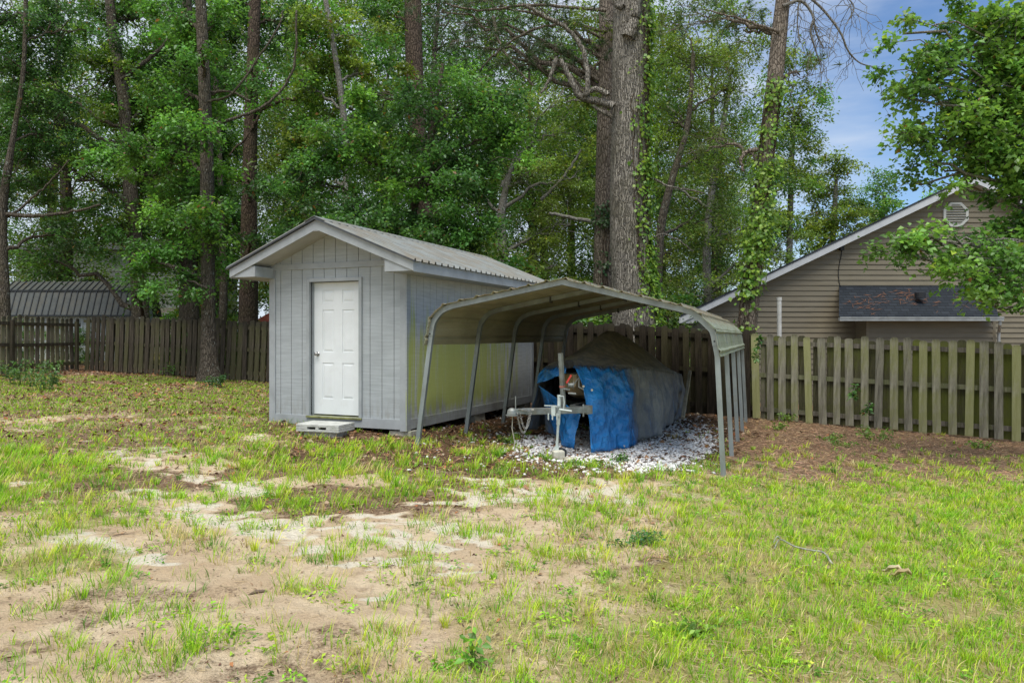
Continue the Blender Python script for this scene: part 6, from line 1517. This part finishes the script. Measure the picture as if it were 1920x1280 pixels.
def build_plants():
    W = [(.085, .19, .045), (.11, .225, .05), (.07, .16, .045)]; L = [(.15, .27, .04), (.19, .31, .05), (.12, .23, .04)]
    leafy_plant('fern', 'large feathery fern clump at the foot of the left side fence', 'fern', gp(40, 722), .6, .6, 480, .06, W, 1, 16)
    leafy_plant('fern', 'smaller feathery fern clump to the right of the large clump by the left fence', 'fern', gp(88, 732), .45, .4, 420, .06, W, 2, 14)
    leafy_plant('weed', 'thin weed sprouting against the left side fence near its corner', 'weed', gp(98, 704), .5, .25, 120, .07, W, 3, 6)
    leafy_plant('bush', 'low dark leafy bush at the foot of the lichen speckled sweetgum', 'bush', gp(405, 728), .28, .25, 200, .07, DARK, 4, 9)
    leafy_plant('weed', 'small weed left of the lichen speckled sweetgum beside the fence', 'weed', gp(318, 705), .4, .3, 110, .08, W, 5, 6)
    leafy_plant('weed', 'bright leafy weeds growing at the base of the right fence', 'weed', gp(1640, 826), .24, .36, 170, .055, L, 6, 10)
    leafy_plant('weed', 'dry tipped weed at the base of the right fence near the carport', 'weed', gp(1474, 792), .24, .28, 130, .06, L + [(.30, .22, .09)], 7, 9)
    leafy_plant('weed', 'small green sprout in pine straw right of the carport legs', 'weed', gp(1460, 807), .14, .12, 50, .06, L, 8, 5)
    leafy_plant('weed', 'sprout in pine straw between the carport legs and the leafy fence weeds', 'weed', gp(1555, 826), .14, .2, 60, .055, L, 9, 6)
    leafy_plant('weed', 'green sprigs at the far right foot of the fence', 'weed', gp(1840, 842), .14, .25, 70, .05, L, 10, 7)
    leafy_plant('weed', 'two sprigs of weed in the pine straw in front of the fence weeds', 'weed', gp(1580, 838), .09, .22, 50, .05, L, 12, 6)
    leafy_plant('weed', 'little weed growing through the white gravel below the tarp hem', 'weed', gp(1160, 866), .12, .14, 60, .05, W, 13, 6)
    leafy_plant('weed', 'low weed at the front edge of the gravel beside the jack pad', 'weed', gp(1100, 876), .08, .2, 60, .045, W, 14, 6)
    leafy_plant('weed', 'leafy sprout beside the gravel left of the trailer jack', 'weed', gp(950, 832), .12, .1, 36, .05, L, 15, 5)
    leafy_plant('clover', 'rounded blue green clover patch on bare sand in mid lawn', 'clover', gp(1185, 1022), .09, .22, 170, .032, [(.07, .20, .06), (.09, .23, .07)], 16, 14)
    leafy_plant('broadleaf_weed', 'upright broadleaf weed in the foreground sand at bottom centre', 'weed', gp(884, 1252), .16, .05, 16, .045, [(.16, .36, .05), (.2, .42, .05)], 17, 3)
    leafy_plant('broadleaf_weed', 'flat bright rosette of weeds at the left edge of the right lawn', 'weed', gp(1300, 1190), .07, .12, 60, .04, [(.20, .34, .04), (.15, .29, .04)], 18, 8)
    # vine on the fence
    def vine(label, pts, n, seed, r=.05):
        rs = np.random.RandomState(seed); P = catmull(pts, 20); root = thing('vine', label, 'vine', tuple(P[0]))
        V, Fc = tubes_mesh([(P, .006)], 4); mesh_obj('stem', V, Fc, bark('smooth'), root, True)
        V, Fc, col, _, _ = leaves_arr(rs, P, n, r, .075, BRITE, .9, .3, .2); mesh_obj('foliage', V, Fc, leaf_mat(), root, True, colors=col.clip(.005, .9))
    vine('small leafy vine hanging on the fence corner post beside the carport', [at(1424, 628, 14.9), at(1420, 650, 14.9), at(1417, 675, 14.9)], 5, 3)
    vine('leafy sprig poking out of a gap in the right fence', [at(1605, 722, 13.9), at(1600, 735, 13.75), at(1597, 745, 13.75)], 3, 4, .07)
    vine('dark green sprig low on the right fence', [at(1632, 755, 13.75), at(1628, 765, 13.7), at(1622, 772, 13.7)], 3, 5, .06)
    # fallen stick and leaf
    pts = [gp(1452, 1030), gp(1463, 1018), gp(1490, 1034), gp(1520, 1043), gp(1545, 1047), gp(1560, 1060)]
    for p in pts: p.z += .05
    pts[0].z -= .03; pts[-1].z -= .03
    t = thing('stick', 'pale lichen covered stick lying on the right lawn', 'stick', tuple(pts[2])); mb = MB(); mb.tube(catmull(pts, 26), np.linspace(.005, .008, 26), 8)
    st = m_plain('lichen_stick', (.34, .34, .28), .9, 0, .45, 30, .4); mb.build('branch', st, t, True, smooth=True)
    mb = MB(); mb.tube(catmull([pts[1], pts[1] + Vector((-.03, -.02, .03)), pts[1] + Vector((-.07, -.05, -.01))], 8), .005, 6); mb.build('twig', st, t, True)
    for (px, py, lab, sd, col) in ((1672, 1083, 'large curled pale dead leaf lying on the right lawn', 1, (.55, .47, .28)), (1690, 1090, 'smaller tan curled leaf beside the large pale one on the lawn', 2, (.45, .35, .18))):
        rs = np.random.RandomState(sd); c = gp(px, py); c.z += .05; V = []; Fc = []; a = rs.rand() * 6
        for i in range(7):
            u = i / 6; w = .034 * math.sin(PI * (u * .9 + .05)); q = Vector((math.cos(a), math.sin(a), 0)) * (u - .5) * .12; s_ = Vector((-math.sin(a), math.cos(a), 0))
            for j in (-1, 0, 1): V.append(c + q + s_ * w * j + Vector((0, 0, .02 * abs(j) * (1 + .5 * math.sin(i * 2)) + .02 * math.sin(u * 5))))
        for i in range(6):
            for j in range(2): b = i * 3 + j; Fc.append((b, b + 3, b + 4, b + 1))
        o = mesh_obj('dead_leaf', np.array([tuple(v) for v in V]), Fc, m_plain('dead_leaf_%d' % sd, col, .8, 0, .2, 20), None, smooth=True); tag(o, lab, 'leaf')
        m = o.modifiers.new('thick', 'SOLIDIFY'); m.thickness = .0015
    c = gp(470, 1022); t = gp(484, 1017)
    o = thing('stick', 'short dark piece of bark lying on the bare sand', 'bark chip', tuple(c)); mb = MB(); mb.tube(catmull([gp(466, 1118) + Vector((0, 0, .006)), gp(482, 1115) + Vector((0, 0, .01)), gp(502, 1112) + Vector((0, 0, .006))], 10), np.array([.003, .006, .008, .009, .009, .009, .008, .008, .006, .003]), 7); mb.build('bark', m_plain('bark_chip', (.20, .145, .10), .9, 0, .4, 30, .5), o, True)
# ------------------------------------------------------------------ camera, sky, light
def build_world():
    cam = bpy.data.cameras.new('camera'); o = bpy.data.objects.new('camera', cam); COL.objects.link(o)
    cam.sensor_width = 36; cam.lens = 36 * F / 1920; cam.shift_y = -10 / 1920; cam.clip_end = 3000; cam.clip_start = .05
    o.location = (0, 0, CZ); o.rotation_euler = (R(90), 0, 0); SC.camera = o
    el, az = R(66), R(186)                       # high sun behind the camera's left shoulder, veiled by cloud
    w = bpy.data.worlds.new('World'); SC.world = w; w.use_nodes = True; t = w.node_tree; t.nodes.clear()
    N = t.nodes.new; Lk = t.links.new
    sky = N('ShaderNodeTexSky'); sky.sky_type = 'NISHITA'; sky.sun_disc = False; sky.sun_elevation = el; sky.sun_rotation = az; sky.air_density = 1.0; sky.dust_density = .6; sky.ozone_density = 3.0
    co = N('ShaderNodeTexCoord'); mp = N('ShaderNodeMapping'); mp.inputs['Scale'].default_value = (1.3, 1.3, 5.5); Lk(co.outputs['Generated'], mp.inputs[0])
    n1 = N('ShaderNodeTexNoise'); n1.inputs['Scale'].default_value = 1.7; n1.inputs['Detail'].default_value = 7; n1.inputs['Roughness'].default_value = .55; n1.inputs['Distortion'].default_value = .5; Lk(mp.outputs[0], n1.inputs['Vector'])
    sx = N('ShaderNodeSeparateXYZ'); Lk(co.outputs['Generated'], sx.inputs[0])
    # cloud cover: thick to the left, streaks to the right
    cov = N('ShaderNodeMapRange'); Lk(sx.outputs[0], cov.inputs[0]); cov.inputs[1].default_value = .5; cov.inputs[2].default_value = -.1; cov.inputs[3].default_value = -.02; cov.inputs[4].default_value = .34
    ad = N('ShaderNodeMath'); ad.operation = 'ADD'; Lk(n1.outputs['Fac'], ad.inputs[0]); Lk(cov.outputs[0], ad.inputs[1])
    mr = N('ShaderNodeMapRange'); mr.interpolation_type = 'SMOOTHSTEP'; Lk(ad.outputs[0], mr.inputs[0]); mr.inputs[1].default_value = .44; mr.inputs[2].default_value = .80; mr.inputs[3].default_value = .0; mr.inputs[4].default_value = .92
    mx = N('ShaderNodeMix'); mx.data_type = 'RGBA'; tn = N('ShaderNodeMix'); tn.data_type = 'RGBA'; tn.blend_type = 'MULTIPLY'; tn.inputs[0].default_value = 1; Lk(sky.outputs[0], tn.inputs[6]); tn.inputs[7].default_value = (.76, .85, .95, 1); Lk(mr.outputs[0], mx.inputs[0]); Lk(tn.outputs[2], mx.inputs[6]); mx.inputs[7].default_value = (CLOUD[0], CLOUD[1], CLOUD[2], 1)
    bg = N('ShaderNodeBackground'); bg.inputs['Strength'].default_value = SKY; Lk(mx.outputs[2], bg.inputs['Color'])
    out = N('ShaderNodeOutputWorld'); Lk(bg.outputs[0], out.inputs[0])
    s = bpy.data.lights.new('sun', 'SUN'); s.energy = SUN; s.angle = R(48); s.color = (1, .955, .88); so = bpy.data.objects.new('sun', s); COL.objects.link(so)
    d = Vector((math.sin(az) * math.cos(el), math.cos(az) * math.cos(el), math.sin(el)))
    so.rotation_euler = d.to_track_quat('Z', 'Y').to_euler(); so.location = d * 60
    vs = SC.view_settings; vs.view_transform = 'Standard'; vs.look = 'None'; vs.gamma = 1; vs.exposure = EXPO
    try: vs.use_curve_mapping = False
    except Exception: pass
    SC.cycles.max_bounces = 8; SC.cycles.diffuse_bounces = 4; SC.cycles.transmission_bounces = 4; SC.cycles.use_denoising = True
SKY, SUN, EXPO, CLOUD = .12, 3.0, .46, (4.4, 4.9, 5.6)
build_world()
build_ground()
gm = m_leaf('grass_blade', .3, .55, .2)
build_grass(gm)
dm = NT('dry_scraps'); _a = dm.n('ShaderNodeAttribute', attribute_name='Col'); dm = dm.done(dm.bsdf(_a.outputs['Color'], .85, 0, None, .15))
build_weeds(gm); build_litter(dm)
build_shed(); build_carport(); build_boat(); build_fences(); build_house(); build_left(); build_trees(); build_plants()
